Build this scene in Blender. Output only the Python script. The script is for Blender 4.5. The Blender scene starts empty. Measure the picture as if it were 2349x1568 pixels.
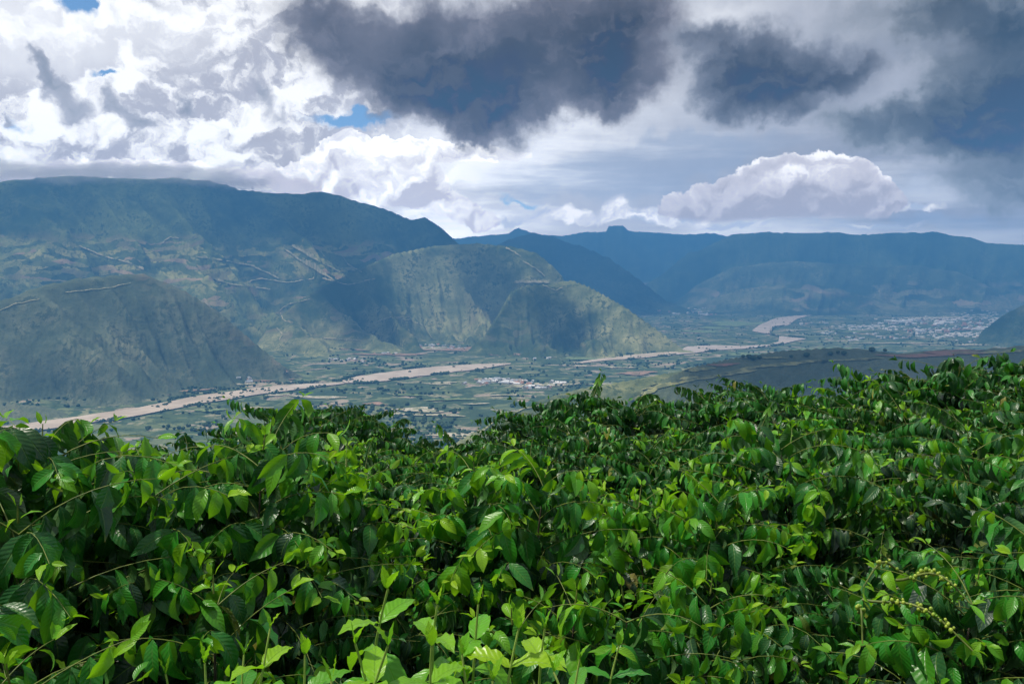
import bpy, math, random
import numpy as np
from mathutils import Vector, Matrix

# ----------------------------------------------------------------- camera
SC = bpy.context.scene
COL = SC.collection
RAD = math.radians
FPX = 2034.0                 # focal length in pixels of a 2349 wide picture
EYE_ROW = 620.0              # row of eye level in that picture
PITCH = math.atan((784.0 - EYE_ROW) / FPX)
cam_d = bpy.data.cameras.new('camera')
cam = bpy.data.objects.new('camera', cam_d); COL.objects.link(cam)
cam_d.sensor_width = 36.0; cam_d.lens = 36.0 * FPX / 2349.0
cam_d.clip_start = 0.05; cam_d.clip_end = 120000.0
cam.location = (0, 0, 0); cam.rotation_euler = (RAD(90) - PITCH, 0, 0)
SC.camera = cam
SC.view_settings.view_transform = 'Standard'
SC.view_settings.look = 'None'
SC.view_settings.exposure = 0.0
SC.view_settings.gamma = 1.0
SC.cycles.max_bounces = 6
SC.cycles.diffuse_bounces = 3
SC.cycles.glossy_bounces = 2
SC.cycles.transmission_bounces = 4
SC.cycles.transparent_max_bounces = 8
SC.cycles.volume_bounces = 0
SC.cycles.use_adaptive_sampling = False

SUN_AZ = RAD(-92.0)          # from straight ahead (+Y), negative is left
SUN_EL = RAD(66.0)
SUN_STRENGTH = 5.0
EXT = 1.0 / 11500.0          # haze extinction per metre
BOX_TOP = 1430.0
BOX_FAR = 25200.0
HAZE_COL = (.105, .37, .83)

def ray(px, py):
    cx = (px - 1174.5) / FPX; cy = (784.0 - py) / FPX
    cp, sp = math.cos(PITCH), math.sin(PITCH)
    return np.array([cx, cp + cy * sp, -sp + cy * cp])
def azel(px, py):
    d = ray(px, py)
    return math.atan2(d[0], d[1]), math.atan2(d[2], math.hypot(d[0], d[1]))
def at(px, py, r):           # point at horizontal distance r
    d = ray(px, py); return d * (r / math.hypot(d[0], d[1]))
def on_plane(px, py, z):
    d = ray(px, py); return d * (z / d[2])

# ----------------------------------------------------------------- node DSL
class S:
    def __init__(s, nt, sock): s.nt = nt; s.k = sock
    def _m(s, op, o=None, c=None, clamp=False):
        n = s.nt.nodes.new('ShaderNodeMath'); n.operation = op; n.use_clamp = clamp
        lk(s.nt, s, n.inputs[0])
        if o is not None: lk(s.nt, o, n.inputs[1])
        if c is not None: lk(s.nt, c, n.inputs[2])
        return S(s.nt, n.outputs[0])
    def __add__(s, o): return s._m('ADD', o)
    def __radd__(s, o): return s._m('ADD', o)
    def __sub__(s, o): return s._m('SUBTRACT', o)
    def __rsub__(s, o): return (s * -1.0) + o
    def __mul__(s, o): return s._m('MULTIPLY', o)
    def __rmul__(s, o): return s._m('MULTIPLY', o)
    def __truediv__(s, o): return s._m('DIVIDE', o)
    def __rtruediv__(s, o): return s._m('POWER', -1.0) * o
    def max(s, o): return s._m('MAXIMUM', o)
    def min(s, o): return s._m('MINIMUM', o)
    def clamp(s): return s._m('ADD', 0.0, clamp=True)
    def exp(s): return s._m('EXPONENT')
    def sin(s): return s._m('SINE')
    def abs(s): return s._m('ABSOLUTE')
    def pow(s, o): return s._m('POWER', o)
def lk(nt, v, inp):
    if isinstance(v, S): nt.links.new(v.k, inp)
    elif isinstance(v, (tuple, list)):
        inp.default_value = tuple(v) + ((1.0,) if len(v) == 3 and len(inp.default_value) == 4 else ())
    else: inp.default_value = v
def sstep(a, lo, hi, t0=0.0, t1=1.0, kind='SMOOTHSTEP'):
    n = a.nt.nodes.new('ShaderNodeMapRange'); n.interpolation_type = kind
    lk(a.nt, a, n.inputs['Value'])
    lk(a.nt, lo, n.inputs['From Min']); lk(a.nt, hi, n.inputs['From Max'])
    n.inputs['To Min'].default_value = t0; n.inputs['To Max'].default_value = t1
    return S(a.nt, n.outputs[0])
def mixc(nt, f, a, b, mode='MIX'):
    n = nt.nodes.new('ShaderNodeMix'); n.data_type = 'RGBA'; n.blend_type = mode
    lk(nt, f, n.inputs[0]); lk(nt, a, n.inputs[6]); lk(nt, b, n.inputs[7])
    return S(nt, n.outputs[2])
def vec(nt, x, y, z=0.0):
    n = nt.nodes.new('ShaderNodeCombineXYZ')
    lk(nt, x, n.inputs[0]); lk(nt, y, n.inputs[1]); lk(nt, z, n.inputs[2])
    return S(nt, n.outputs[0])
def vmath(nt, op, a, b=None, out=0):
    n = nt.nodes.new('ShaderNodeVectorMath'); n.operation = op
    lk(nt, a, n.inputs[0])
    if b is not None:
        if op == 'SCALE': lk(nt, b, n.inputs[3])
        else: lk(nt, b, n.inputs[1])
    return S(nt, n.outputs[out])
def sep(nt, v):
    n = nt.nodes.new('ShaderNodeSeparateXYZ'); lk(nt, v, n.inputs[0])
    return [S(nt, n.outputs[i]) for i in range(3)]
def noise(nt, v, scale, detail=6, rough=0.55, dim='2D', color=False, distort=0.0, lac=2.0):
    n = nt.nodes.new('ShaderNodeTexNoise'); n.noise_dimensions = dim
    lk(nt, v, n.inputs['Vector']); n.inputs['Scale'].default_value = scale
    n.inputs['Detail'].default_value = detail; n.inputs['Roughness'].default_value = rough
    n.inputs['Lacunarity'].default_value = lac
    n.inputs['Distortion'].default_value = distort
    return S(nt, n.outputs[1 if color else 0])
def voro(nt, v, scale, dim='3D', feature='F1', out='Distance', rnd=1.0):
    n = nt.nodes.new('ShaderNodeTexVoronoi'); n.voronoi_dimensions = dim; n.feature = feature
    lk(nt, v, n.inputs['Vector']); n.inputs['Scale'].default_value = scale
    n.inputs['Randomness'].default_value = rnd
    return S(nt, n.outputs[out])
def xf(nt, v, loc, rot, scale):
    n = nt.nodes.new('ShaderNodeMapping'); n.vector_type = 'TEXTURE'
    lk(nt, v, n.inputs[0])
    n.inputs[1].default_value = loc; n.inputs[2].default_value = (0, 0, rot); n.inputs[3].default_value = scale
    return S(nt, n.outputs[0])

# ----------------------------------------------------------------- world: sky and clouds by direction
def build_world():
    w = bpy.data.worlds.new('World'); SC.world = w; w.use_nodes = True
    nt = w.node_tree; nt.nodes.clear()
    tc = nt.nodes.new('ShaderNodeTexCoord')
    x, y, z = sep(nt, S(nt, tc.outputs['Generated']))
    az = x._m('ARCTAN2', y)
    el = z.min(1.0).max(-1.0)._m('ARCSINE')
    uv = vec(nt, az, el)
    # organic warp
    def wnoise(sc, det, ro):
        u2 = vmath(nt, 'ADD', uv, (3.71, 1.93, 0.0))
        return vec(nt, noise(nt, uv, sc, det, ro) - .5, noise(nt, u2, sc, det, ro) - .5)
    def mixc(nt, f, a, b, mode='MIX'):
        if mode == 'MULTIPLY': return vmath(nt, 'MULTIPLY', a, b)
        n = nt.nodes.new('ShaderNodeMix'); n.data_type = 'VECTOR'
        lk(nt, f, n.inputs[0]); lk(nt, a, n.inputs[4]); lk(nt, b, n.inputs[5])
        return S(nt, n.outputs[1])
    w1 = wnoise(9.0, 4, .55); w2 = wnoise(38.0, 7, .62)
    W = vmath(nt, 'ADD', vmath(nt, 'ADD', uv, vmath(nt, 'SCALE', w1, 0.060)), vmath(nt, 'SCALE', w2, 0.030))
    Wc = vmath(nt, 'ADD', vmath(nt, 'ADD', uv, vmath(nt, 'SCALE', w1, 0.020)), vmath(nt, 'SCALE', w2, 0.022))
    def blobs(lst, V, lo=0.0, hi=1.0, union=False):
        tot = None
        for b in lst:
            px, py, rx, ry = b[:4]; rot = b[4] if len(b) > 4 else 0.0; amp = b[5] if len(b) > 5 else 1.0
            a, e = azel(px, py)
            g = nt.nodes.new('ShaderNodeTexGradient'); g.gradient_type = 'SPHERICAL'
            lk(nt, V, g.inputs[0]); tm = g.texture_mapping; tm.vector_type = 'TEXTURE'
            tm.translation = (a, e, 0); tm.rotation = (0, 0, RAD(rot)); tm.scale = (rx / FPX, ry / FPX, 1)
            m = S(nt, g.outputs[1])
            if amp != 1.0: m = m * amp
            tot = m if tot is None else tot + m
        return sstep(tot, 0.0, 1.0 - lo) if lo > 0 else tot
    fb = noise(nt, uv, 13.0, 6, .6)
    L = vec(nt, -0.010, 0.013)
    def billow(V):
        a = noise(nt, V, 11.0, 7, .58, distort=.15)
        return a
    uvs = vmath(nt, 'MULTIPLY', W, (1.0, 1.55, 1.0))
    b0 = billow(uvs); b1 = billow(vmath(nt, 'ADD', uvs, L))
    emb = b0 - b1                                    # > 0: face turned to the light
    a_l, e0 = azel(0, 0); a_r, _ = azel(2349, 0)
    # 1 base overcast, bright towards the sun on the left
    t = sstep(az + (fb - .5) * .25, azel(700, 0)[0], azel(2250, 0)[0])
    base = mixc(nt, t, (.80, .83, .92), (.36, .39, .48))
    back = sstep(az.abs(), .9, 2.2)                  # the sky behind is an even grey overcast
    st = noise(nt, vec(nt, az * 2.6, el * 21.0), 1.0, 6, .6)
    low = sstep(el, azel(1200, 170)[1], azel(1200, 420)[1])
    stv = sstep(st, .34, .66, -.34, .30) * low
    base = mixc(nt, 1.0, base, vec(nt, stv + 1.0, stv * .95 + 1.0, stv * .8 + 1.0), 'MULTIPLY')
    # blue grey recess in the middle
    rec = blobs([(1250, 400, 330, 60), (1500, 360, 260, 70), (1480, 440, 200, 50), (1650, 330, 260, 50), (2050, 520, 340, 25), (2150, 430, 260, 40)], W, .2, 1.0).min(1.0)
    base = mixc(nt, rec * .45 * sstep(st, .36, .6, 1.0, .45), base, (.25, .335, .50))
    # 2 mottled cumulus field on the left
    m2 = sstep(az + (fb - .5) * .2, azel(1150, 0)[0], azel(700, 0)[0])
    sh = sstep(b0 * 1.0 + emb * 1.7, .28, .72)
    c2 = mixc(nt, sh, (.36, .37, .46), (.98, 1.0, 1.05))
    base = mixc(nt, m2 * .88, base, c2)
    # glow of thin cloud in the top left
    tl = blobs([(60, 60, 420, 170), (520, 40, 300, 120, 0, .5), (1080, 330, 240, 60, 0, .5), (1350, 270, 220, 60, 0, .6), (1650, 30, 200, 60, 0, .5)], W, .1, 1.0).min(1.0)
    base = mixc(nt, tl * .62, base, (1.0, 1.03, 1.10))
    # 3 blue gaps
    skyt = nt.nodes.new('ShaderNodeTexSky'); skyt.sky_type = 'NISHITA'; skyt.sun_disc = False
    skyt.sun_elevation = SUN_EL; skyt.sun_rotation = SUN_AZ
    skyt.altitude = 1500
    blue = vmath(nt, 'SCALE', S(nt, skyt.outputs[0]), 0.10)
    blue = mixc(nt, .55, blue, (.10, .30, .66))
    gap = blobs([(185, 12, 45, 30), (215, 0, 60, 16), (805, 274, 115, 20), (850, 262, 90, 18), (245, 182, 34, 11), (15, 270, 30, 16, 0, .5), (1195, 450, 45, 12, 0, .6)], W, .35, 1.0).min(1.0)
    base = mixc(nt, gap, base, blue)
    # cumulus with a crisp upper rim
    def cumulus(col, lst, vb, vt, floor=None, top=(1.12, 1.13, 1.16), mid=(.66, .65, .74), bot=(.36, .36, .47), soft=.10, gain=1.0, k=1.0, top_w=.75):
        f = blobs(lst, Wc, 0.0, 1.0) + (b0 - .5) * .55
        m = sstep(f, .42, .42 + soft)
        if floor is not None:
            fl = azel(lst[0][0], floor)[1]
            m = m * sstep(el + (b0 - .5) * .012, fl - .004, fl + .006)
        e0_, e1_ = azel(lst[0][0], vb)[1], azel(lst[0][0], vt)[1]
        h = sstep(el + (b0 - .5) * .05, e0_, e1_, kind='LINEAR')
        rim = sstep(f, .42, .95, 1.0, 0.0)
        s = (h * top_w + emb * 3.2 * gain + rim * .35 * h).clamp()
        c = mixc(nt, sstep(s, .0, .5), bot, mid)
        c = mixc(nt, sstep(s, .45, .95), c, top)
        return mixc(nt, m * k, col, c)
    base = cumulus(base, [(860, 340, 120, 55), (790, 330, 80, 50), (930, 375, 130, 60), (1000, 340, 190, 34), (1120, 352, 160, 26), (990, 440, 90, 65), (760, 400, 120, 80), (880, 440, 140, 60), (1060, 480, 80, 45), (650, 410, 150, 60), (1110, 510, 80, 30)], 540, 290, soft=.05, mid=(.76, .77, .85), bot=(.50, .50, .60))
    base = cumulus(base, [(1250, 480, 80, 36), (1330, 500, 110, 36), (1180, 505, 70, 30), (1420, 470, 60, 40), (1470, 505, 110, 26), (1560, 490, 120, 40), (1700, 515, 160, 18), (2000, 520, 200, 16), (2100, 480, 90, 24)], 560, 440, soft=.35, top=(.92, .92, .97), mid=(.60, .62, .72), bot=(.38, .44, .58), k=.85)
    base = cumulus(base, [(140, 385, 150, 34), (10, 395, 120, 28), (330, 388, 140, 34), (480, 400, 140, 36), (600, 415, 140, 34), (720, 430, 120, 30)], 430, 350, soft=.25, top=(1.1, 1.1, 1.15), mid=(.78, .77, .84), bot=(.55, .54, .64), k=.85)
    base = cumulus(base, [(1850, 412, 150, 92), (1740, 428, 150, 80), (1640, 455, 130, 60), (1940, 425, 130, 88), (1995, 455, 80, 56), (1800, 475, 300, 50), (1560, 485, 100, 36)], 520, 352, floor=503, soft=.08, top=(1.0, 1.0, 1.05), mid=(.54, .53, .61), bot=(.34, .335, .41), gain=.6, top_w=.50, k=.95)
    # dark clouds
    def dark(col, lst, c_edge, c_core, lo=.22, hi=.75, k=1.0):
        f = blobs(lst, W, 0.0, 1.0) + (b0 - .5) * .55 - emb * .6
        m = sstep(f, lo, hi)
        core = sstep(f, lo + .1, hi + .9)
        c = mixc(nt, (core - sstep(b0 + emb * 1.5, .42, .80) * .22).clamp(), c_edge, c_core)
        return mixc(nt, m * k, col, c)
    base = dark(base, [(720, 40, 170, 160), (850, 150, 220, 130, -20), (960, 60, 150, 180), (1060, 150, 200, 170), (1030, 250, 230, 110, -10), (1130, 220, 170, 130), (1250, 80, 240, 200), (1370, 110, 240, 180), (1430, 205, 220, 100), (1460, 50, 170, 160)],
                (.20, .20, .25), (.036, .042, .058), .2, 1.0)
    base = dark(base, [(1670, 120, 170, 95), (1770, 170, 200, 115), (1895, 185, 180, 110), (1720, 220, 170, 90), (1980, 150, 150, 70, 0, .6), (1580, 100, 120, 50, 0, .4)], (.20, .22, .28), (.038, .046, .066), .2, .95)
    base = dark(base, [(2150, 30, 380, 100), (2340, 40, 240, 130), (2300, 340, 280, 150), (2340, 200, 160, 170), (2150, 300, 200, 80), (1960, 280, 150, 65), (2250, 250, 190, 110), (2200, 150, 300, 90, 0, .4), (2330, 440, 190, 90, 0, .7)], (.21, .24, .29), (.040, .056, .080), .18, .95)
    base = dark(base, [(72, 135, 30, 50, 20), (95, 190, 48, 48), (150, 245, 75, 60, -30), (255, 235, 42, 50), (310, 290, 70, 38, -20), (600, 215, 46, 52), (640, 270, 60, 40, 0, .6), (415, 235, 34, 42), (5, 262, 20, 18), (330, 10, 120, 30, 0, .8), (480, 130, 150, 26, 0, .5), (560, 20, 100, 24, 0, .5), (830, 330, 30, 40, 0, .4)], (.36, .38, .47), (.13, .165, .225), .22, .75, .92)
    base = dark(base, [(2050, 110, 330, 50, -6, .7), (1960, 210, 200, 40, 0, .6), (2180, 400, 260, 34, 5, .6), (2080, 350, 170, 30, 0, .5), (2260, 500, 220, 24, 0, .5), (1500, 350, 200, 22, 0, .4), (1300, 420, 200, 18, 0, .4)], (.30, .33, .42), (.15, .19, .26), .22, .9, .8)
    # even overcast behind the viewer and overhead
    over = sstep(el, .62, 1.1).max(back)
    base = mixc(nt, over, base, mixc(nt, sstep(fb, .35, .65), (.34, .37, .44), (.62, .65, .72)))
    # the low sky is seen through the most air: brightened here to make up for the haze
    L_ = (BOX_TOP / el.max(.030)._m('SINE')).min(BOX_FAR * 1.02) * EXT
    T = (L_ * -.95).exp().max(.10)
    veil = vmath(nt, 'SCALE', (.045, .155, .33), (T * -1.0 + 1.0) * .60)
    base = vmath(nt, 'MAXIMUM', vmath(nt, 'SUBTRACT', base, veil), (.022, .014, .005))
    base = vmath(nt, 'MULTIPLY', base, (1.03, 1.0, .94))
    base = vmath(nt, 'SCALE', base, 1.0 / T)
    base = mixc(nt, sstep(el, -.02, -.002), (.02, .03, .025), base)
    bg = nt.nodes.new('ShaderNodeBackground'); lk(nt, base, bg.inputs[0]); bg.inputs[1].default_value = 1.0
    out = nt.nodes.new('ShaderNodeOutputWorld'); nt.links.new(bg.outputs[0], out.inputs[0])
build_world()

sun_d = bpy.data.lights.new('sun', 'SUN'); sun = bpy.data.objects.new('sun', sun_d); COL.objects.link(sun)
sun_d.energy = SUN_STRENGTH; sun_d.angle = RAD(3.0); sun_d.color = (1.0, .93, .80)
sdir = Vector((math.sin(SUN_AZ) * math.cos(SUN_EL), math.cos(SUN_AZ) * math.cos(SUN_EL), math.sin(SUN_EL)))
sun.rotation_euler = sdir.to_track_quat('Z', 'Y').to_euler()
sun.location = (0, 0, 50)

# ----------------------------------------------------------------- generic helpers
def principled(name, color=None, rough=.8, spec=.3):
    m = bpy.data.materials.new(name); m.use_nodes = True
    nt = m.node_tree; p = nt.nodes['Principled BSDF']
    p.inputs['Roughness'].default_value = rough
    p.inputs['Specular IOR Level'].default_value = spec
    if color: p.inputs['Base Color'].default_value = (*color, 1)
    return m, nt, p
def mesh_np(name, V, Q, mat=None, parent=None, smooth=True, tris=False):
    k = 3 if tris else 4
    me = bpy.data.meshes.new(name)
    V = np.asarray(V, dtype=np.float32); Q = np.asarray(Q, dtype=np.int32)
    me.vertices.add(len(V)); me.vertices.foreach_set('co', V.ravel())
    me.loops.add(Q.size); me.loops.foreach_set('vertex_index', Q.ravel())
    me.polygons.add(len(Q))
    me.polygons.foreach_set('loop_start', np.arange(0, Q.size, k, dtype=np.int32))
    me.polygons.foreach_set('loop_total', np.full(len(Q), k, dtype=np.int32))
    me.polygons.foreach_set('use_smooth', np.full(len(Q), smooth, dtype=bool))
    me.update(calc_edges=True)
    o = bpy.data.objects.new(name, me)
    if mat: me.materials.append(mat)
    COL.objects.link(o)
    if parent: o.parent = parent
    return o
def tag(o, label=None, cat=None, group=None, kind=None):
    if label: o['label'] = label
    if cat: o['category'] = cat
    if group: o['group'] = group
    if kind: o['kind'] = kind
    return o
def empty(name, loc, rz=0.0):
    o = bpy.data.objects.new(name, None); COL.objects.link(o)
    o.location = loc; o.rotation_euler = (0, 0, rz); o.empty_display_size = .2
    return o

def icosphere(sub):
    import bmesh
    bm = bmesh.new(); bmesh.ops.create_icosphere(bm, subdivisions=sub, radius=1.0)
    V = np.array([v.co[:] for v in bm.verts]); F = np.array([[v.index for v in f.verts] for f in bm.faces]); bm.free()
    return V, F
def _hash(ix, iy, seed):
    h = (ix.astype(np.int64) * 374761393 + iy.astype(np.int64) * 668265263 + seed * 1274126177) & 0xffffffff
    h = ((h ^ (h >> 13)) * 1274126177) & 0xffffffff
    h = h ^ (h >> 16)
    return h
def perlin(x, y, seed=0):
    x = np.asarray(x, float); y = np.asarray(y, float)
    ix = np.floor(x); iy = np.floor(y); fx = x - ix; fy = y - iy
    u = fx * fx * fx * (fx * (fx * 6 - 15) + 10); v = fy * fy * fy * (fy * (fy * 6 - 15) + 10)
    def g(a, b):
        ang = _hash(ix + a, iy + b, seed) * (2 * math.pi / 4294967296.0)
        return np.cos(ang) * (fx - a) + np.sin(ang) * (fy - b)
    return ((g(0, 0) * (1 - u) + g(1, 0) * u) * (1 - v) + (g(0, 1) * (1 - u) + g(1, 1) * u) * v) * 1.5
def fbm(x, y, oct=5, seed=0, gain=.5):
    s = 0; a = 1.0; n = 0
    for i in range(oct):
        s = s + a * perlin(x * 2 ** i, y * 2 ** i, seed + i * 17); n += a; a *= gain
    return s / n
def ridged(x, y, oct=4, seed=0, gain=.5):
    s = 0; a = 1.0; n = 0
    for i in range(oct):
        s = s + a * (1 - np.abs(perlin(x * 2 ** i, y * 2 ** i, seed + i * 31)) * 1.6); n += a; a *= gain
    return s / n
def smooth(t): t = np.clip(t, 0, 1); return t * t * (3 - 2 * t)

# ================================================================= TERRAIN
VALLEY = -700.0
# crest: (picture x, picture y, distance); base: (picture x, distance)
LAYERS = [
 dict(name='left_foothill', ed=0.03, crest=[(-700,760,6200),(-300,720,6100),(0,690,6000),(100,652,6050),(200,634,6100),(330,626,6200),(420,664,6150),(500,712,6050),(590,790,5950),(650,838,5850),(712,872,6050),(760,886,6050)],
      base=[(-700,4300),(0,4500),(300,5000),(450,5350),(700,5850)], back=.45, p=1.15, amp=0.8, fr=1.5, sh=.7, seed=3),
 dict(name='middle_hill', ed=0.03, crest=[(560,830,8100),(620,745,8400),(690,685,8700),(790,632,9100),(900,582,9500),(1000,562,9700),(1090,556,9700),(1180,565,9600),(1233,581,9550),(1265,606,9500),(1290,634,9500),(1310,690,9450),(1330,760,9400)],
      base=[(560,7300),(800,7300),(1000,7700),(1150,8350),(1500,8900)], back=.45, p=1.25, amp=0.75, fr=1.3, sh=.35, seed=11),
 dict(name='river_hill', ed=0.02, crest=[(1070,806,7500),(1110,770,7700),(1145,715,7900),(1172,666,8050),(1200,654,8150),(1262,650,8250),(1310,640,8300),(1350,655,8200),(1430,700,8000),(1510,756,7850),(1572,803,7700)],
      base=[(1060,7350),(1250,7050),(1400,7050),(1572,7650)], back=.9, p=1.1, amp=0.7, fr=2, sh=.15, seed=23),
 dict(name='main_mountain', crest=[(-700,470,11000),(-200,430,11000),(0,417,11000),(60,411,11000),(150,402,10900),(250,406,10800),(345,412,10800),(400,408,10900),(480,412,11000),(550,434,11100),(620,440,11200),(700,443,11200),(735,438,11100),(800,455,11100),(880,476,11000),(942,503,10900),(975,498,10900),(1010,518,10900),(1050,556,10900),(1120,610,10800),(1250,680,10700),(1380,760,10500)],
      base=[(-700,7200),(0,7600),(400,7600),(640,7900),(900,8800),(1400,9800)], back=.5, p=1.35, amp=0.75, fr=0.7, sh=.75, seed=37),
 dict(name='blue_spur', crest=[(1000,620,15500),(1080,580,15800),(1170,548,16000),(1220,534,16000),(1262,540,16000),(1330,561,15900),(1400,592,15700),(1450,628,15500),(1530,690,15200),(1600,716,15000)],
      base=[(1000,13000),(1600,14500)], back=.4, p=1.2, amp=.22, fr=1.4, sh=.2, seed=41),
 dict(name='far_range', crest=[(800,560,24000),(1040,541,24000),(1120,533,24000),(1160,530,24000),(1190,517,24000),(1225,530,24000),(1290,535,24000),(1330,527,24000),(1390,524,24000),(1397,512,24000),(1428,512,24000),(1442,522,24000),(1500,527,24000),(1560,531,24000),(1640,528,24000),(1662,534,24000),(1750,560,24000),(2400,600,24000),(3000,600,24000)],
      base=[(800,21500),(3000,22000)], back=.4, p=1.1, amp=.2, fr=1.1, sh=.2, seed=53),
 dict(name='right_range', crest=[(1420,690,18300),(1500,640,18400),(1580,580,18500),(1680,537,18600),(1760,531,18600),(1830,534,18600),(1900,532,18600),(1960,538,18600),(2060,533,18600),(2150,532,18600),(2185,540,18600),(2225,543,18600),(2262,556,18600),(2349,562,18600),(2500,570,18600),(3000,600,18600)],
      base=[(1420,17600),(1700,17000),(3000,16500)], back=.4, p=1.2, amp=.26, fr=1.3, sh=-.2, seed=61),
 dict(name='right_bench', crest=[(1540,700,17200),(1600,650,17200),(1680,612,17200),(1760,600,17200),(1830,597,17200),(1900,602,17200),(2010,609,17200),(2110,607,17200),(2200,622,17200),(2260,650,17200),(2330,700,17200)],
      base=[(1540,16600),(1900,15200),(2330,16200)], back=.3, p=1.1, amp=.28, fr=2.0, sh=-.3, seed=71),
 dict(name='low_hill', crest=[(1560,712,15900),(1600,700,15800),(1650,678,15700),(1700,662,15700),(1780,652,15700),(1850,650,15700),(1920,660,15700),(2000,682,15700),(2080,706,15800)],
      base=[(1560,15600),(1800,14200),(2080,15500)], back=.4, p=1.1, amp=.28, fr=2.5, sh=-.2, seed=83),
 dict(name='side_hill', ed=0.012, crest=[(2262,752,9800),(2300,722,10000),(2349,698,10200),(2500,660,10500),(2800,620,11000),(3100,600,11000)],
      base=[(2230,9600),(2349,9300),(3100,9000)], back=.4, p=1.1, amp=.25, fr=2.5, sh=-.2, seed=87),
 dict(name='near_spur', crest=[(1440,945,2900),(1480,895,3050),(1540,860,3200),(1600,836,3350),(1700,816,3550),(1790,803,3700),(1900,796,3850),(1990,800,3900),(2060,806,3900),(2140,800,3900),(2250,800,3950),(2349,790,4000),(2600,760,4200),(3000,700,4500)],
      base=[(1440,2300),(1600,2000),(2000,1800),(3000,1600)], back=.55, p=.8, amp=0.25, fr=2.2, sh=-.5, seed=91),
 dict(name='centre_spur', crest=[(1000,1040,3150),(1090,990,3300),(1160,955,3450),(1240,915,3600),(1330,890,3750),(1440,872,3900),(1560,850,4100),(1700,838,4300)],
      base=[(1000,3050),(1300,2900),(1700,2800)], back=.35, p=.9, amp=.2, fr=4.0, sh=-.3, seed=97),
]
RIVER_LEFT = [(-220,1035),(-60,1008),(0,998),(100,985),(200,970),(330,950),(430,930),(510,917),(640,897),(708,890),(745,884),(790,879)]
RIVER_LEFT_TOP = [(-220,1006),(-60,985),(0,978),(100,965),(200,951),(330,932),(430,911),(510,899),(640,883),(708,880),(745,878),(790,875)]
RIVERS = [
 (RIVER_LEFT_TOP, RIVER_LEFT),
 ([(786,871),(830,861),(900,851),(1000,840),(1100,834),(1172,832)], [(786,877),(850,877),(920,868),(1010,856),(1100,846),(1172,834)]),
 ([(1300,835),(1360,824),(1460,812),(1560,804),(1574,794),(1640,791),(1700,793),(1770,789)], [(1300,838),(1370,828),(1470,820),(1560,812),(1600,808),(1650,802),(1710,799),(1775,793)]),
 ([(1768,788),(1786,783),(1788,770),(1846,776)], [(1772,793),(1800,787),(1830,780),(1848,777)]),
 ([(1780,766),(1745,763),(1725,758),(1740,746),(1779,729),(1845,721)], [(1788,771),(1765,765),(1775,750),(1809,745),(1828,731),(1862,722)]),
]

def az_of(px): return math.atan2((px - 1174.5) / FPX, math.cos(PITCH))   # picture column near the eye row
def layer_arrays(L, az):
    ca = [];
    for (px, py, r) in L['crest']:
        p = at(px, py, r); ca.append((math.atan2(p[0], p[1]), p[2], r))
    a, zc, rc = np.array(ca).T
    ba = np.array([(azel(px, 700)[0], r) for px, r in L['base']])
    Z = np.interp(az, a, zc); R = np.interp(az, a, rc)
    B = np.interp(az, ba[:, 0], ba[:, 1])
    # ends die away into the valley
    fl = L.get('floor', VALLEY)
    ed = L.get('ed', .07)
    e0 = smooth((az - (a[0] - ed)) / ed); e1 = smooth(((a[-1] + ed) - az) / ed)
    Z = fl - 5 + (Z - fl + 5) * e0 * e1
    return Z, R, B

def near_ground(x, y):
    """the hillside the viewer stands on"""
    r = np.hypot(x, y)
    z = -2.15 - .15 * np.minimum(r, 15) - .33 * np.clip(r - 15, 0, 400) - .255 * np.clip(r - 415, 0, 1e9)
    z = z + .05 * x * np.exp(-r / 30) * 0.6 * np.clip(r / 10, 0, 1)
    z = z + np.clip(r - 60, 0, 600) / 600 * 26 * fbm(x / 330, y / 330, 4, 5)
    back = np.clip(-y / (r + 1e-6), 0, 1)
    return z + back * .5 * np.clip(r, 0, 1200)

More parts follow.
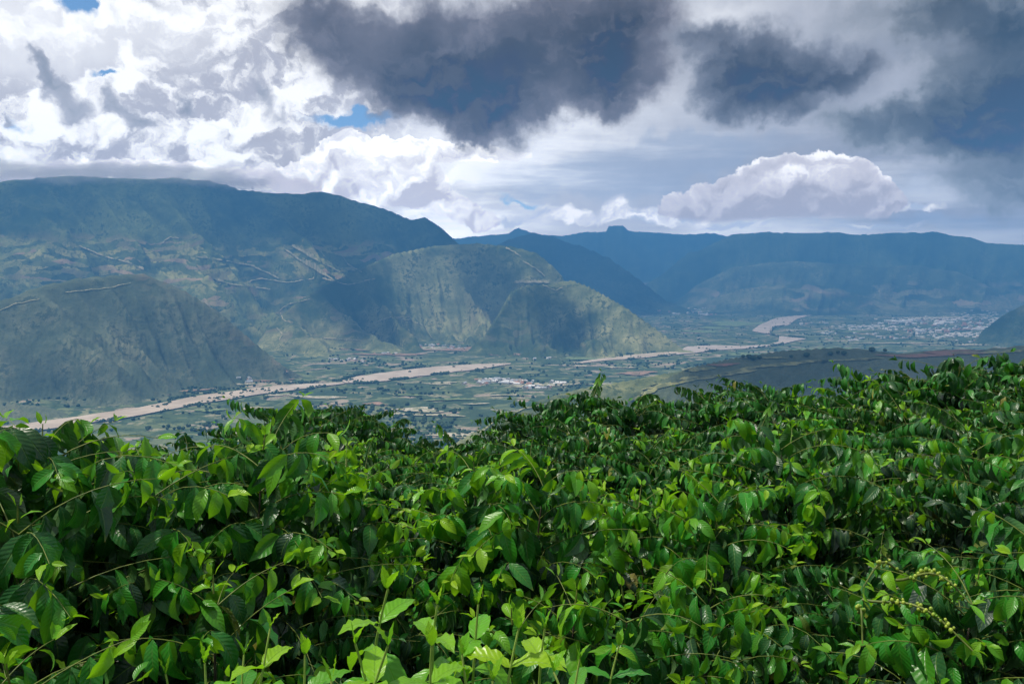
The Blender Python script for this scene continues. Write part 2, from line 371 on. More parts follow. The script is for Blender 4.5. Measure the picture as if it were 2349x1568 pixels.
def build_terrain():
    inner = np.linspace(RAD(-37), RAD(37), 1180)
    outer = np.linspace(RAD(37), RAD(360 - 37), 72)[1:-1]
    az = np.concatenate([inner, outer, [RAD(360 - 37)]])
    rr = np.concatenate([[.3], np.geomspace(1.5, 2100, 70), np.linspace(2120, 4400, 90), np.linspace(4425, 13000, 310), np.geomspace(13040, 19500, 70), np.linspace(19800, 24900, 22)])
    A, Rr = np.meshgrid(az, rr)
    azw = np.where(A > math.pi, A - 2 * math.pi, A)
    X = Rr * np.sin(azw); Y = Rr * np.cos(azw)
    base = np.maximum(near_ground(X, Y), VALLEY)
    base = base + np.clip((Rr - 2700) / 800, 0, 1) * 5 * fbm(X / 500, Y / 500, 4, 9) * (base < VALLEY + 30)
    Zb = base.copy(); idx = np.zeros(X.shape, int)
    Zb = np.where(Rr > 2000, np.maximum(Zb, VALLEY), Zb)
    for k, Ly in enumerate(LAYERS):
        fl = Ly.get('floor', VALLEY)
        a1 = azw[0]
        Z, R, B = layer_arrays(Ly, a1)
        Rm = R.mean()
        # ragged foot
        B = np.minimum(B, R - 150)
        B = B + .12 * (R - B) * fbm(a1 * Rm / 700, a1 * 0, 3, Ly['seed'] + 1)
        Zc = Z + (Z - fl) * ((.020 if Rm > 15000 else .010) * fbm(a1 * Rm / 160, a1 * 0, 4, Ly['seed'] + 2) + (.022 if Rm > 10500 else .006) * fbm(a1 * Rm / 620, a1 * 0, 3, Ly['seed'] + 4))
        t = (Rr - B) / (R - B)
        tt = np.clip(t, 0, 1)
        u = azw * Rm / 1000 * Ly['fr'] + Ly['sh'] * (Rr - R) / 1000 * Ly['fr']
        v = Rr / 1000 * Ly['fr'] * .28
        wx = fbm(u * .7, v * 1.5, 3, Ly['seed'] + 5) * .35
        g = ridged(u + wx, v + wx * .5, 5, Ly['seed'], .52)          # ridge lines ~1, gullies low
        g = np.clip((g - .38) / .50, 0, 1)
        shape = .30 * tt + .70 * tt ** Ly['p'] * (1 - .18 * np.sin(tt * math.pi))
        env = np.sin(np.clip(tt, 0, 1) ** .8 * math.pi) ** .8
        H = (Zc - fl)
        h = H * np.clip(shape - Ly['amp'] * env * (1 - g) * (.35 + .65 * shape), 0, 1.0)
        h = h + H * .035 * env * fbm(X / 140, Y / 140, 4, Ly['seed'] + 9)
        hb = H - (Rr - R) * Ly['back']
        g2 = 1 - np.abs(perlin(u * 4.3 + wx * 3, v * 3.0, Ly['seed'] + 60))
        g3 = 1 - np.abs(perlin(u * 9.7 + wx * 5, v * 6.0, Ly['seed'] + 61))
        h = h - H * env * (.050 * np.clip((g2 - .80) / .2, 0, 1) ** 1.5 + .020 * np.clip((g3 - .78) / .22, 0, 1)) * (Rm < 15000)
        h = np.where(t > 1, hb, h)
        zl = np.where(t < 0, -1e9, fl + h)
        win = (zl > Zb + .5) & (H > 4)
        Zb = np.where(win, zl, Zb); idx = np.where(win, k + 1, idx)
    nr, na = X.shape
    V = np.stack([X, Y, Zb], -1).reshape(-1, 3)
    i = np.arange(nr - 1)[:, None] * na + np.arange(na)[None, :]
    j = np.arange(nr - 1)[:, None] * na + (np.arange(na)[None, :] + 1) % na
    Q = np.stack([i, j, j + na, i + na], -1).reshape(-1, 4)
    fk = np.maximum(np.maximum(idx[:-1, :], np.roll(idx, -1, 1)[:-1, :]), np.maximum(idx[1:, :], np.roll(idx, -1, 1)[1:, :])).reshape(-1)
    rq = (Rr[:-1, :] * np.ones_like(A[:-1, :])).reshape(-1)
    return V, Q, fk, rq, (az, rr, Zb)

def terrain_material(name, forest, grass, dry, soil, field_amt, field_scale=1.0, dry_amt=.5, zmin=-640, zmax=150):
    m, nt, p = principled(name, rough=.95, spec=.1)
    geo = nt.nodes.new('ShaderNodeNewGeometry')
    P = vmath(nt, 'SCALE', S(nt, geo.outputs['Position']), .001)
    x, y, z = sep(nt, P)
    n1 = noise(nt, P, .75, 5, .6, '3D'); n2 = noise(nt, P, 4.2, 6, .65, '3D'); n3 = noise(nt, P, 26.0, 5, .7, '3D')
    c = mixc(nt, sstep(n1 * .6 + n2 * .4, .40, .60), forest, grass)
    c = mixc(nt, sstep(n2 * .55 + n1 * .45 + (z * -.06), .52, .66) * dry_amt, c, dry)
    # scattered bushes and woodland in the gullies
    c = mixc(nt, sstep(n3 * .6 + n2 * .4, .525, .575) * .85, c, forest)
    n4 = noise(nt, P, 75.0, 3, .7, '3D')
    c = mixc(nt, sstep(n4, .60, .66) * .8, c, forest)
    # terraced plots following the contours
    Pw = vmath(nt, 'ADD', P, vmath(nt, 'SCALE', noise(nt, P, 3.0, 3, .5, '3D', color=True), .22))
    Pf = vmath(nt, 'MULTIPLY', Pw, (5.0 * field_scale, 5.0 * field_scale, 22.0 * field_scale))
    vc = voro(nt, Pf, 1.0, '3D', 'F1', 'Color')
    a, b, cc = sep(nt, vc)
    msk = sstep(noise(nt, vmath(nt, 'ADD', P, (3.7, 1.1, 0)), .62, 4, .6, '3D'), .50 - .1 * field_amt, .60 - .08 * field_amt)
    zz = sstep(z, zmin * .001, zmin * .001 + .10) * sstep(z, zmax * .001, zmax * .001 + .3, 1.0, 0.0)
    msk = msk * zz * min(field_amt, 1.0)
    c = mixc(nt, msk * sstep(a, .55, .62) * sstep(n3, .35, .55), c, dry)
    c = mixc(nt, msk * sstep(b, .80, .84), c, soil)
    c = mixc(nt, msk * sstep(cc, .70, .75) * .8, c, grass)
    lk(nt, c, p.inputs['Base Color'])
    bmp = nt.nodes.new('ShaderNodeBump'); bmp.inputs['Strength'].default_value = .8; bmp.inputs['Distance'].default_value = 18.0
    lk(nt, n3 * .6 + n2 * 1.6, bmp.inputs['Height']); nt.links.new(bmp.outputs[0], p.inputs['Normal'])
    return m

def make_terrain():
    V, Q, fk, rq, grid = build_terrain()
    FOR = (.035, .062, .028); GR = (.17, .21, .075); DRY = (.48, .44, .17); SOIL = (.42, .29, .19)
    m_slope = terrain_material('hill_slope', FOR, GR, DRY, SOIL, .75, 1.0, .30)
    m_green = terrain_material('river_hill_grass', (.055, .085, .035), (.30, .31, .14), (.46, .41, .20), SOIL, .25, 1.3, .65, -690, -450)
    m_front = terrain_material('foothill_grass', (.055, .080, .048), (.135, .160, .095), (.25, .235, .15), (.30, .22, .14), .35, 1.0, .45, -690, 0)
    m_far = terrain_material('far_forest', (.022, .045, .026), (.080, .115, .055), (.26, .25, .13), (.4, .3, .2), .5, .6, .35, -690, -400)
    m_bench = terrain_material('bench_forest', (.04, .065, .036), (.13, .16, .08), (.34, .31, .17), (.4, .3, .2), .6, .6, .5, -690, -400)
    m_spur = terrain_material('spur_scrub', (.09, .115, .07), (.16, .19, .115), (.23, .22, .14), (.2, .15, .1), .10, 1.5, .3, -690, 0)
    m_val = valley_material()
    m_near = hillside_material()
    mats = {'left_foothill': m_front, 'middle_hill': m_green, 'river_hill': m_green, 'main_mountain': m_slope, 'blue_spur': m_far, 'far_range': m_far,
            'right_range': m_far, 'right_bench': m_bench, 'low_hill': m_bench, 'side_hill': m_far, 'near_spur': m_spur, 'centre_spur': m_green}
    def sub(name, sel, mat):
        q = Q[sel]
        if not len(q): return
        used, inv = np.unique(q, return_inverse=True)
        o = mesh_np(name, V[used], inv.reshape(-1, 4), mat); tag(o, kind='structure'); return o
    names = {'left_foothill': 'foothill', 'middle_hill': 'terraced_hill', 'river_hill': 'river_hill', 'main_mountain': 'mountain', 'blue_spur': 'mountain_spur', 'far_range': 'far_mountains',
             'right_range': 'mountain_range', 'right_bench': 'mountain_bench', 'low_hill': 'low_hill', 'side_hill': 'side_hill', 'near_spur': 'near_hill', 'centre_spur': 'grassy_spur'}
    for k, L in enumerate(LAYERS): sub(names[L['name']], fk == k + 1, mats[L['name']])
    sub('valley_floor', (fk == 0) & (rq >= 2400), m_val)
    sub('hillside', (fk == 0) & (rq < 2400), m_near)
    return grid

def valley_material():
    m, nt, p = principled('valley_fields', rough=.95, spec=.1)
    geo = nt.nodes.new('ShaderNodeNewGeometry')
    P = vmath(nt, 'SCALE', S(nt, geo.outputs['Position']), .001)
    n1 = noise(nt, P, 1.1, 5, .6, '2D'); n2 = noise(nt, P, 9.0, 6, .65, '2D'); n3 = noise(nt, P, 40.0, 4, .7, '2D')
    Pw = vmath(nt, 'ADD', P, vmath(nt, 'SCALE', noise(nt, P, 1.6, 4, .55, '2D', color=True), .75))
    Pw = vmath(nt, 'ADD', Pw, vmath(nt, 'SCALE', n2 * 1.0, .06))
    vc = voro(nt, Pw, 12.5, '2D', 'F1', 'Color'); a, b, c3 = sep(nt, vc)
    edge = voro(nt, Pw, 12.5, '2D', 'DISTANCE_TO_EDGE', 'Distance')
    c = mixc(nt, sstep(a, .1, .9), (.060, .100, .048), (.17, .20, .095))
    c = mixc(nt, sstep(n1 * .5 + n2 * .5, .47, .56), c, (.055, .090, .045))
    c = mixc(nt, sstep(b, .82, .86) * sstep(n2, .42, .56) * .8, c, (.36, .33, .21))
    c = mixc(nt, sstep(c3, .92, .93) * .8, c, (.42, .33, .26))
    c = mixc(nt, sstep(edge, .06, .01) * sstep(n2, .42, .52) * .7, c, (.03, .055, .03))
    c = mixc(nt, sstep(n3 * .6 + n2 * .4, .55, .62) * .8, c, (.018, .04, .022))
    lk(nt, c, p.inputs['Base Color'])
    return m
def hillside_material():
    m, nt, p = principled('hillside_soil', rough=1.0, spec=.05)
    geo = nt.nodes.new('ShaderNodeNewGeometry'); P = S(nt, geo.outputs['Position'])
    n = noise(nt, P, .8, 8, .65, '3D'); n2 = noise(nt, P, .02, 6, .6, '3D')
    c = mixc(nt, sstep(n, .35, .65), (.012, .009, .006), (.035, .026, .017))
    c = mixc(nt, sstep(n2, .45, .55), c, (.03, .05, .02))
    lk(nt, c, p.inputs['Base Color'])
    return m
GRID = make_terrain()
def ground_z(x, y):
    az, rr, Zb = GRID
    a = math.atan2(x, y)
    if a < az[0]: a += 2 * math.pi
    r = math.hypot(x, y)
    i = min(max(int(np.searchsorted(rr, r)) - 1, 0), len(rr) - 2); j = min(max(int(np.searchsorted(az, a)) - 1, 0), len(az) - 2)
    fr = min(max((r - rr[i]) / (rr[i + 1] - rr[i]), 0), 1); fa = min(max((a - az[j]) / (az[j + 1] - az[j]), 0), 1)
    return float((Zb[i, j] * (1 - fa) + Zb[i, j + 1] * fa) * (1 - fr) + (Zb[i + 1, j] * (1 - fa) + Zb[i + 1, j + 1] * fa) * fr)
def hit(px, py, rmin=1500.0):
    """first ground point seen through a picture point, beyond rmin"""
    d = ray(px, py); d = d / math.hypot(d[0], d[1]); r = rmin
    while r < 19400:
        st = max(8.0, r * .004)
        if ground_z(d[0] * r, d[1] * r) > d[2] * r:
            lo, hi = r - st, r
            for _ in range(12):
                mid = (lo + hi) / 2
                if ground_z(d[0] * mid, d[1] * mid) > d[2] * mid: hi = mid
                else: lo = mid
            return d[0] * hi, d[1] * hi, ground_z(d[0] * hi, d[1] * hi), hi
        r += st
    return None

# ----------------------------------------------------------------- river and ground patches
def resample(pts, n):
    pts = np.array(pts, float); s = np.concatenate([[0], np.cumsum(np.hypot(*np.diff(pts, axis=0).T))])
    t = np.linspace(0, s[-1], n)
    return np.stack([np.interp(t, s, pts[:, 0]), np.interp(t, s, pts[:, 1])], 1)
def river():
    m, nt, p = principled('muddy_water', (.52, .37, .30), rough=.35, spec=.5)
    geo = nt.nodes.new('ShaderNodeNewGeometry'); P = vmath(nt, 'SCALE', S(nt, geo.outputs['Position']), .001)
    n = noise(nt, P, 6.0, 5, .6, '2D')
    lk(nt, mixc(nt, sstep(n, .35, .65), (.54, .43, .33), (.70, .57, .45)), p.inputs['Base Color'])
    V = []; Q = []
    for top, bot in RIVERS:
        n = 60; T = resample(top, n); B = resample(bot, n); k0 = len(V)
        for i in range(n):
            for j in range(5):
                q = T[i] * (1 - j / 4) + B[i] * j / 4
                w = 1.2 * math.sin(i * .9 + len(V) * .0) * (1 if j in (0, 4) else 0)
                pt = on_plane(q[0], q[1] + w * (.5 if q[1] > 850 else .2), VALLEY + 7.0); V.append(pt)
        for i in range(n - 1):
            for j in range(4):
                a = k0 + i * 5 + j; Q.append((a, a + 1, a + 6, a + 5))
    tag(mesh_np('river', V, Q, m), kind='structure')
river()

def field_mat(name, c, c2):
    m, nt, p = principled(name, rough=.95, spec=.1)
    geo = nt.nodes.new('ShaderNodeNewGeometry'); P = vmath(nt, 'SCALE', S(nt, geo.outputs['Position']), .001)
    n = noise(nt, P, 22.0, 6, .7, '2D')
    lk(nt, mixc(nt, sstep(n, .38, .60), c, c2), p.inputs['Base Color']); return m
FM_PALE = field_mat('pale_field', (.56, .49, .38), (.22, .23, .13))
FM_GREEN = field_mat('green_field', (.22, .27, .12), (.13, .19, .085))
FM_SOIL = field_mat('bare_soil', (.40, .25, .18), (.20, .16, .10))
def blob_patch(name, px, py, w, h, mat, lift=3.0, seed=0, skew=0.0, plane=True):
    """irregular patch of ground lying on the terrain, given by where it is seen"""
    rng = random.Random(seed); n = 40; ph = [rng.uniform(0, 6.28) for _ in range(4)]
    def rad(a): return 1 + .28 * math.sin(2 * a + ph[0]) + .20 * math.sin(3 * a + ph[1]) + .14 * math.sin(5 * a + ph[2]) + .10 * math.sin(9 * a + ph[3])
    V = []; rings = 5
    for k in range(rings + 1):
        for i in range(n):
            a = 2 * math.pi * i / n; f = k / rings * rad(a)
            X = px + w / 2 * f * math.cos(a); Y = py + h / 2 * f * math.sin(a) + skew * (w / 2 * f * math.cos(a))
            if plane: q = on_plane(X, Y, VALLEY + lift)
            else:
                hh = hit(X, Y)
                if hh is None: return None
                q = (hh[0], hh[1], hh[2] + lift)
            V.append(q)
    Q = []
    for k in range(rings):
        for i in range(n):
            Q.append((k * n + i, k * n + (i + 1) % n, (k + 1) * n + (i + 1) % n, (k + 1) * n + i))
    return tag(mesh_np(name, V, Q, mat), kind='structure')
PATCHES = [
 (960, 939, 120, 9, 0, .0), (1010, 951, 90, 6, 0, .0), (905, 948, 60, 5, 0, 0), (730, 910, 90, 8, 0, .02), (1240, 882, 120, 10, 0, -.03), (1010, 878, 70, 6, 0, 0), (860, 925, 60, 5, 2, 0),
 (1120, 870, 50, 4, 0, 0), (1170, 905, 70, 4, 0, 0), (640, 905, 60, 4, 0, 0), (585, 935, 70, 6, 0, 0), (480, 940, 60, 6, 1, 0), (1100, 995, 200, 16, 0, 0), (860, 985, 130, 10, 0, 0), (1320, 838, 50, 4, 0, 0),
 (1340, 822, 120, 5, 1, 0), (1180, 812, 120, 5, 2, 0), (1060, 800, 150, 8, 2, 0), (900, 812, 130, 5, 2, 0), (980, 798, 110, 5, 0, 0), (830, 800, 90, 5, 2, 0), (1260, 818, 60, 3, 0, 0),
 (1690, 742, 120, 11, 1, -.05), (1640, 752, 70, 5, 1, 0), (1600, 760, 130, 4, 1, .03), (1900, 800, 120, 8, 1, 0), (1700, 812, 90, 5, 1, 0), (1460, 855, 90, 7, 2, 0), (1420, 842, 60, 3, 0, 0),
 (620, 870, 100, 5, 2, 0), (560, 880, 60, 3, 0, 0), (440, 895, 90, 4, 2, -.1), (330, 910, 110, 4, 2, -.1), (1960, 760, 90, 3, 1, 0), (2140, 728, 200, 4, 0, 0), (2180, 755, 180, 3, 2, 0), (2060, 786, 150, 3, 0, 0), (2230, 790, 90, 3, 0, 0), (1820, 757, 60, 3, 0, 0), (1560, 716, 70, 3, 0, 0),
 (1380, 880, 50, 3, 0, 0), (1030, 915, 90, 4, 1, 0), (1240, 930, 80, 4, 1, 0), (940, 905, 60, 3, 1, 0), (1090, 925, 50, 3, 0, 0),
]
for i, (px, py, w, h, k, sk) in enumerate(PATCHES):
    blob_patch('field', px, py, w, h, (FM_PALE, FM_GREEN, FM_SOIL)[k], 5.5 + .04 * i, i, sk, py > 1e9 or True)

# ================================================================= high clouds added out of view to throw shade on the slopes
def clouds():
    m, nt, p = principled('shade_cloud', (.8, .8, .8), rough=1.0, spec=0.0)
    IV, IF = icosphere(5)
    # seen point that lies in the shade, half width and half depth of the shade in metres
    for i, (px, py, rx, ry, rot) in enumerate([(820, 700, 380, 900, 10), (700, 455, 2200, 600, 0), (1150, 700, 330, 420, 30), (1880, 860, 620, 380, 0), (2200, 850, 520, 420, 0), (1290, 745, 260, 330, 0), (1290, 620, 1500, 1500, 0)]):  # last cloud added to dim the air before the far spur
        h = hit(px, py) if px is not None else (0.0, 10.0, 0.0)
        if h is None: continue
        t = 3000.0 if px is None else 4000.0
        while True:
            c = np.array(h[:3]) + np.array(sdir) * t
            if c[2] / math.hypot(c[0], c[1]) > .44 and c[2] > BOX_TOP + 700: break
            t += 200
        V = IV.copy()
        n = fbm(V[:, 0] * 1.6 + i * 7.3, V[:, 1] * 1.6 + V[:, 2] * .8, 5, 100 + i, .55)
        V = V * (1 + .55 * n)[:, None]
        a = RAD(rot); x = V[:, 0] * rx; y = V[:, 1] * ry
        P = np.stack([x * math.cos(a) - y * math.sin(a), x * math.sin(a) + y * math.cos(a), np.maximum(V[:, 2], -.25) * min(rx, ry) * .35], 1)
        o = mesh_np('cloud', P, IF, m, tris=True); o.location = c; tag(o, kind='structure')
clouds()

# ================================================================= WOODLAND, VILLAGES, ROADS
def foliage_mat(name, c1, c2):
    m, nt, p = principled(name, rough=.9, spec=.1)
    geo = nt.nodes.new('ShaderNodeNewGeometry'); n = noise(nt, S(nt, geo.outputs['Position']), .12, 4, .7, '3D')
    lk(nt, mixc(nt, sstep(n, .35, .65), c1, c2), p.inputs['Base Color']); return m
WOOD = foliage_mat('far_foliage', (.026, .050, .026), (.060, .095, .042))
def woodland():
    rng = np.random.default_rng(5)
    IV, IF = icosphere(1)
    pts = []
    def tree(px, py, r):
        q = on_plane(px, py, VALLEY); pts.append((q[0], q[1], VALLEY + 3, r))
    for top, bot in RIVERS:                       # gallery woodland on both banks
        T = resample(top, 400); B = resample(bot, 400)
        for k in range(400):
            for L, sg in ((T, -1), (B, 1)):
                if L[k][0] > 1700 and rng.random() < .6: continue
                if fbm(np.array([L[k][0] / 60.0 * sg]), np.array([sg * 3.3]), 3, 77)[0] > .16:
                    for _ in range(1): tree(L[k][0] + rng.normal(0, 2), L[k][1] + sg * (1.0 + abs(rng.normal(0, 1.8))) * max(.25, (L[k][1] - 700) / 200), rng.uniform(5, 12))
    n = 0
    while n < 5200:
        px = rng.uniform(-250, 2600); py = 705 + 320 * rng.random() ** 1.3
        q = on_plane(px, py, VALLEY); x, y = q[0] / 1000, q[1] / 1000
        f = fbm(np.array([x * 1.3]), np.array([y * 1.3]), 4, 31)[0]; g = ridged(np.array([x * 2.2]), np.array([y * 2.2]), 2, 44)[0]
        if f + .5 * (g > .80) + rng.normal(0, .06) > .22:
            if ground_z(q[0], q[1]) < VALLEY + 25:
                tree(px, py, rng.uniform(5, 13)); 
            n += 1
        else: n += .02
    P = np.array(pts); nt_ = len(P); V = IV[None] * (1 + rng.normal(0, .16, (nt_, len(IV), 1)))
    V = V * (P[:, 3][:, None, None] * np.array([1.0, 1.0, .85])[None, None]) + P[:, None, :3] + np.array([0, 0, 4.0])
    F = (IF[None] + np.arange(nt_)[:, None, None] * len(IV)).reshape(-1, 3)
    o = mesh_np('woodland', V.reshape(-1, 3), F, WOOD, tris=True); tag(o, 'dark woodland and tree lines along the muddy river and between the valley fields', 'woodland', kind='stuff')
woodland()

def plain(name, c, rough=.8):
    return principled(name, c, rough)[0]
def house_mesh(name, wall, roof, w, l, h, pitch):
    """walls with a pitched roof, roof a material slot of its own"""
    me = bpy.data.meshes.new(name)
    e = .8
    V = [(-w/2,-l/2,0),(w/2,-l/2,0),(w/2,l/2,0),(-w/2,l/2,0),(-w/2,-l/2,h),(w/2,-l/2,h),(w/2,l/2,h),(-w/2,l/2,h),(0,-l/2,h+pitch),(0,l/2,h+pitch),
         (-w/2-e,-l/2-e,h-.3),(w/2+e,-l/2-e,h-.3),(w/2+e,l/2+e,h-.3),(-w/2-e,l/2+e,h-.3),(0,-l/2-e,h+pitch+.3),(0,l/2+e,h+pitch+.3)]
    F = [(0,1,5,4),(1,2,6,5),(2,3,7,6),(3,0,4,7),(4,5,8),(6,7,9),(10,14,15,13),(14,11,12,15)]
    me.from_pydata(V, [], F); me.materials.append(wall); me.materials.append(roof)
    me.polygons[6].material_index = 1; me.polygons[7].material_index = 1; me.update(); return me
W1 = plain('white_wall', (.80, .76, .70)); W2 = plain('cream_wall', (.70, .60, .48)); W3 = plain('pink_wall', (.62, .46, .40))
R1 = plain('pale_roof', (.72, .70, .68), .5); R2 = plain('clay_roof', (.40, .20, .13)); R3 = plain('grey_roof', (.42, .44, .47), .5)
def villages():
    rng = np.random.default_rng(9)
    H = [house_mesh('house', W1, R1, 11, 17, 6, 2.5), house_mesh('house', W2, R2, 10, 15, 5.5, 2.8), house_mesh('house', W1, R3, 13, 22, 8, 2), house_mesh('house', W3, R1, 12, 18, 6, 2.4), house_mesh('house', W2, R3, 10, 30, 5, 2.2)]
    B = [house_mesh('house', W1, R1, 18, 30, 12, 3), house_mesh('house', W2, R1, 16, 24, 10, 3), house_mesh('house', W1, R3, 22, 44, 11, 3), house_mesh('house', W3, R2, 16, 26, 10, 3), house_mesh('house', W1, R1, 24, 60, 10, 3)]
    def cluster(lst, n, meshes, lab, grp, smin=.9, smax=1.5):
        rot = rng.uniform(0, 1.5)
        tot = sum(w * h for _, _, w, h in lst)
        for ci, (px, py, w, h) in enumerate(lst):
            WH = ('in the middle part', 'towards its right end', 'at its left end', 'at its far right', 'beside it on the upper side', 'on its lower side')
            for k in range(max(2, round(n * w * h / tot))):
                X = px + rng.normal(0, .5) * w * .5 + rng.uniform(-.35, .35) * w * .5; Y = py + rng.uniform(-.5, .5) * h
                q = on_plane(X, Y, VALLEY); z = ground_z(q[0], q[1])
                if z > VALLEY + 60: continue
                me = meshes[int(rng.integers(len(meshes)))]
                o = bpy.data.objects.new('house', me); COL.objects.link(o)
                o.location = (q[0], q[1], max(z, VALLEY) - .2); o.rotation_euler = (0, 0, rot + (rng.random() < .5) * math.pi / 2 + rng.normal(0, .08)); sc = rng.uniform(smin, smax); o.scale = (sc, sc, sc)
                tag(o, lab + ', ' + WH[ci], 'house', grp)
    cluster([(1150, 876, 110, 9), (1185, 880, 90, 8), (1100, 880, 60, 6), (1215, 890, 80, 9), (1275, 880, 40, 6), (1130, 872, 60, 4)], 64, H, 'tiny pale house of the village on the plain', 'houses of the valley village', 1.4, 2.2)
    cluster([(800, 826, 70, 8), (830, 830, 30, 4), (980, 795, 120, 9), (900, 812, 80, 6), (1040, 800, 50, 6)], 44, H, 'tiny pale house below the terraced hill', 'houses below the terraced hill', 1.1, 1.9)
    cluster([(1240, 822, 60, 4), (540, 875, 120, 6), (640, 868, 60, 5)], 16, H, 'tiny pale farmhouse below the slopes', 'farmhouses on the far bank', 1.0, 1.6)
    cluster([(2100, 741, 150, 10), (2200, 745, 130, 12), (2290, 742, 110, 8), (2040, 742, 60, 6), (2230, 756, 120, 6), (2120, 760, 130, 8)], 84, B, 'tiny pale building of the far white town', 'buildings of the far town', 1.4, 2.3)
    cluster([(1940, 778, 110, 9), (2080, 775, 140, 8), (2240, 783, 130, 8), (1890, 764, 90, 8), (1990, 765, 60, 6)], 46, B, 'tiny house scattered before the white town', 'scattered houses before the town', .7, 1.2)
    cluster([(1580, 719, 90, 5), (1520, 716, 40, 3), (1620, 722, 60, 4)], 18, B, 'tiny house of the settlement beyond the bend', 'houses beyond the river bend', 1.2, 2.2)
    cluster([(1960, 748, 60, 5), (1890, 740, 60, 4), (1830, 745, 40, 4)], 12, B, 'tiny house right of the river bend', 'houses by the river bend', .8, 1.4)
villages()
def sprawl():
    """the faint far suburbs: hundreds of roofs too small to tell apart"""
    rng = np.random.default_rng(14); V = []; F = []
    for (px, py, w, h, n) in [(2120, 712, 380, 7, 170), (2200, 733, 260, 6, 120), (2250, 722, 180, 10, 70), (2010, 752, 160, 12, 70), (2200, 768, 260, 12, 110), (2330, 755, 120, 14, 60), (1570, 714, 110, 4, 40)]:
        for k in range(n):
            q = on_plane(px + rng.normal(0, .5) * w * .6, py + rng.uniform(-.5, .5) * h, VALLEY); z = max(ground_z(q[0], q[1]), VALLEY) - .3
            if z > VALLEY + 60: continue
            a = rng.choice([.3, .3 + math.pi / 2]) + rng.normal(0, .1); hw, hl, hh = rng.uniform(7, 16), rng.uniform(12, 34), rng.uniform(5, 11); k0 = len(V)
            for (x, y, zz) in [(-1, -1, 0), (1, -1, 0), (1, 1, 0), (-1, 1, 0), (-1, -1, 1), (1, -1, 1), (1, 1, 1), (-1, 1, 1), (0, -1, 1.35), (0, 1, 1.35)]:
                X, Y = x * hw, y * hl; V.append((q[0] + X * math.cos(a) - Y * math.sin(a), q[1] + X * math.sin(a) + Y * math.cos(a), z + zz * hh))
            F += [tuple(k0 + i for i in f) for f in [(0, 1, 5), (0, 5, 4), (1, 2, 6), (1, 6, 5), (2, 3, 7), (2, 7, 6), (3, 0, 4), (3, 4, 7), (4, 5, 8), (6, 7, 9), (4, 8, 9), (4, 9, 7), (8, 5, 6), (8, 6, 9)]]
    o = mesh_np('distant_houses', V, F, field_mat('distant_plaster', (.80, .77, .72), (.60, .55, .50)), smooth=False, tris=True)
    tag(o, 'faint pale suburbs of the far town spread along the right side of the valley', 'houses', kind='stuff')
sprawl()

def ribbon(name, pts, width, mat, lift, rmin=1500.0):
    """a dirt track draped over the slopes along the points where it is seen"""
    P = resample(pts, max(12, int(len(pts) * 8))); G = []
    for k, (x, y) in enumerate(P):
        h = hit(x, y + .6 * math.sin(k * .9), rmin)
        if h: G.append(h[:3])
    if len(G) < 3: return
    G = np.array(G); V = []; Q = []
    for i in range(len(G)):
        t = G[min(i + 1, len(G) - 1)] - G[max(i - 1, 0)]; n = np.array([-t[1], t[0], 0]); n /= np.linalg.norm(n) + 1e-6
        w = width * (.40 + .35 * math.sin(i * 1.7) ** 2)
        for sg in (-1, 1):
            p = G[i] + n * w * sg / 2; V.append((p[0], p[1], max(ground_z(p[0], p[1]), G[i][2]) + lift))
        if i: k = 2 * i; 
        if i and np.linalg.norm(G[i] - G[i - 1]) < 900: Q.append((k - 2, k - 1, k + 1, k))
    if Q: tag(mesh_np(name, V, Q, mat), kind='structure')
TRACK = field_mat('track_earth', (.50, .43, .27), (.26, .26, .14))
for pts, w in [
 ([(150, 672), (190, 668), (250, 662), (300, 650)], 8), ([(-20, 724), (30, 700), (90, 688)], 8),
 ([(640, 715), (660, 700), (700, 690), (712, 686)], 16), ([(643, 718), (650, 735), (668, 742)], 14), ([(635, 752), (648, 768), (640, 780)], 14), ([(700, 770), (760, 778), (830, 782)], 12),
 ([(650, 570), (690, 600), (740, 630), (770, 645)], 22), ([(670, 565), (720, 595), (780, 625)], 20), ([(780, 580), (800, 610), (830, 625)], 18), ([(180, 565), (240, 590), (300, 605), (330, 620)], 20),
 ([(450, 590), (520, 600), (580, 612), (640, 640)], 18), ([(480, 640), (540, 655), (620, 665)], 16), ([(370, 560), (390, 545), (410, 548)], 16), ([(900, 730), (940, 735), (975, 750), (990, 775)], 16), ([(860, 740), (900, 728), (940, 728)], 12),
 ([(1180, 650), (1230, 649), (1260, 650)], 40), ([(1245, 655), (1275, 668), (1290, 660)], 14), ([(1160, 570), (1180, 580), (1195, 590)], 20), ([(1200, 600), (1230, 618), (1250, 635)], 20),
 ([(1100, 995), (1140, 965), (1200, 940), (1270, 925)], 10), ([(1980, 893), (2010, 886)], 7),
 ([(740, 640), (800, 655), (860, 640)], 14), ([(560, 650), (600, 640), (660, 650), (720, 640)], 14)]:
    ribbon('dirt_track', pts, w, TRACK, 5.0)

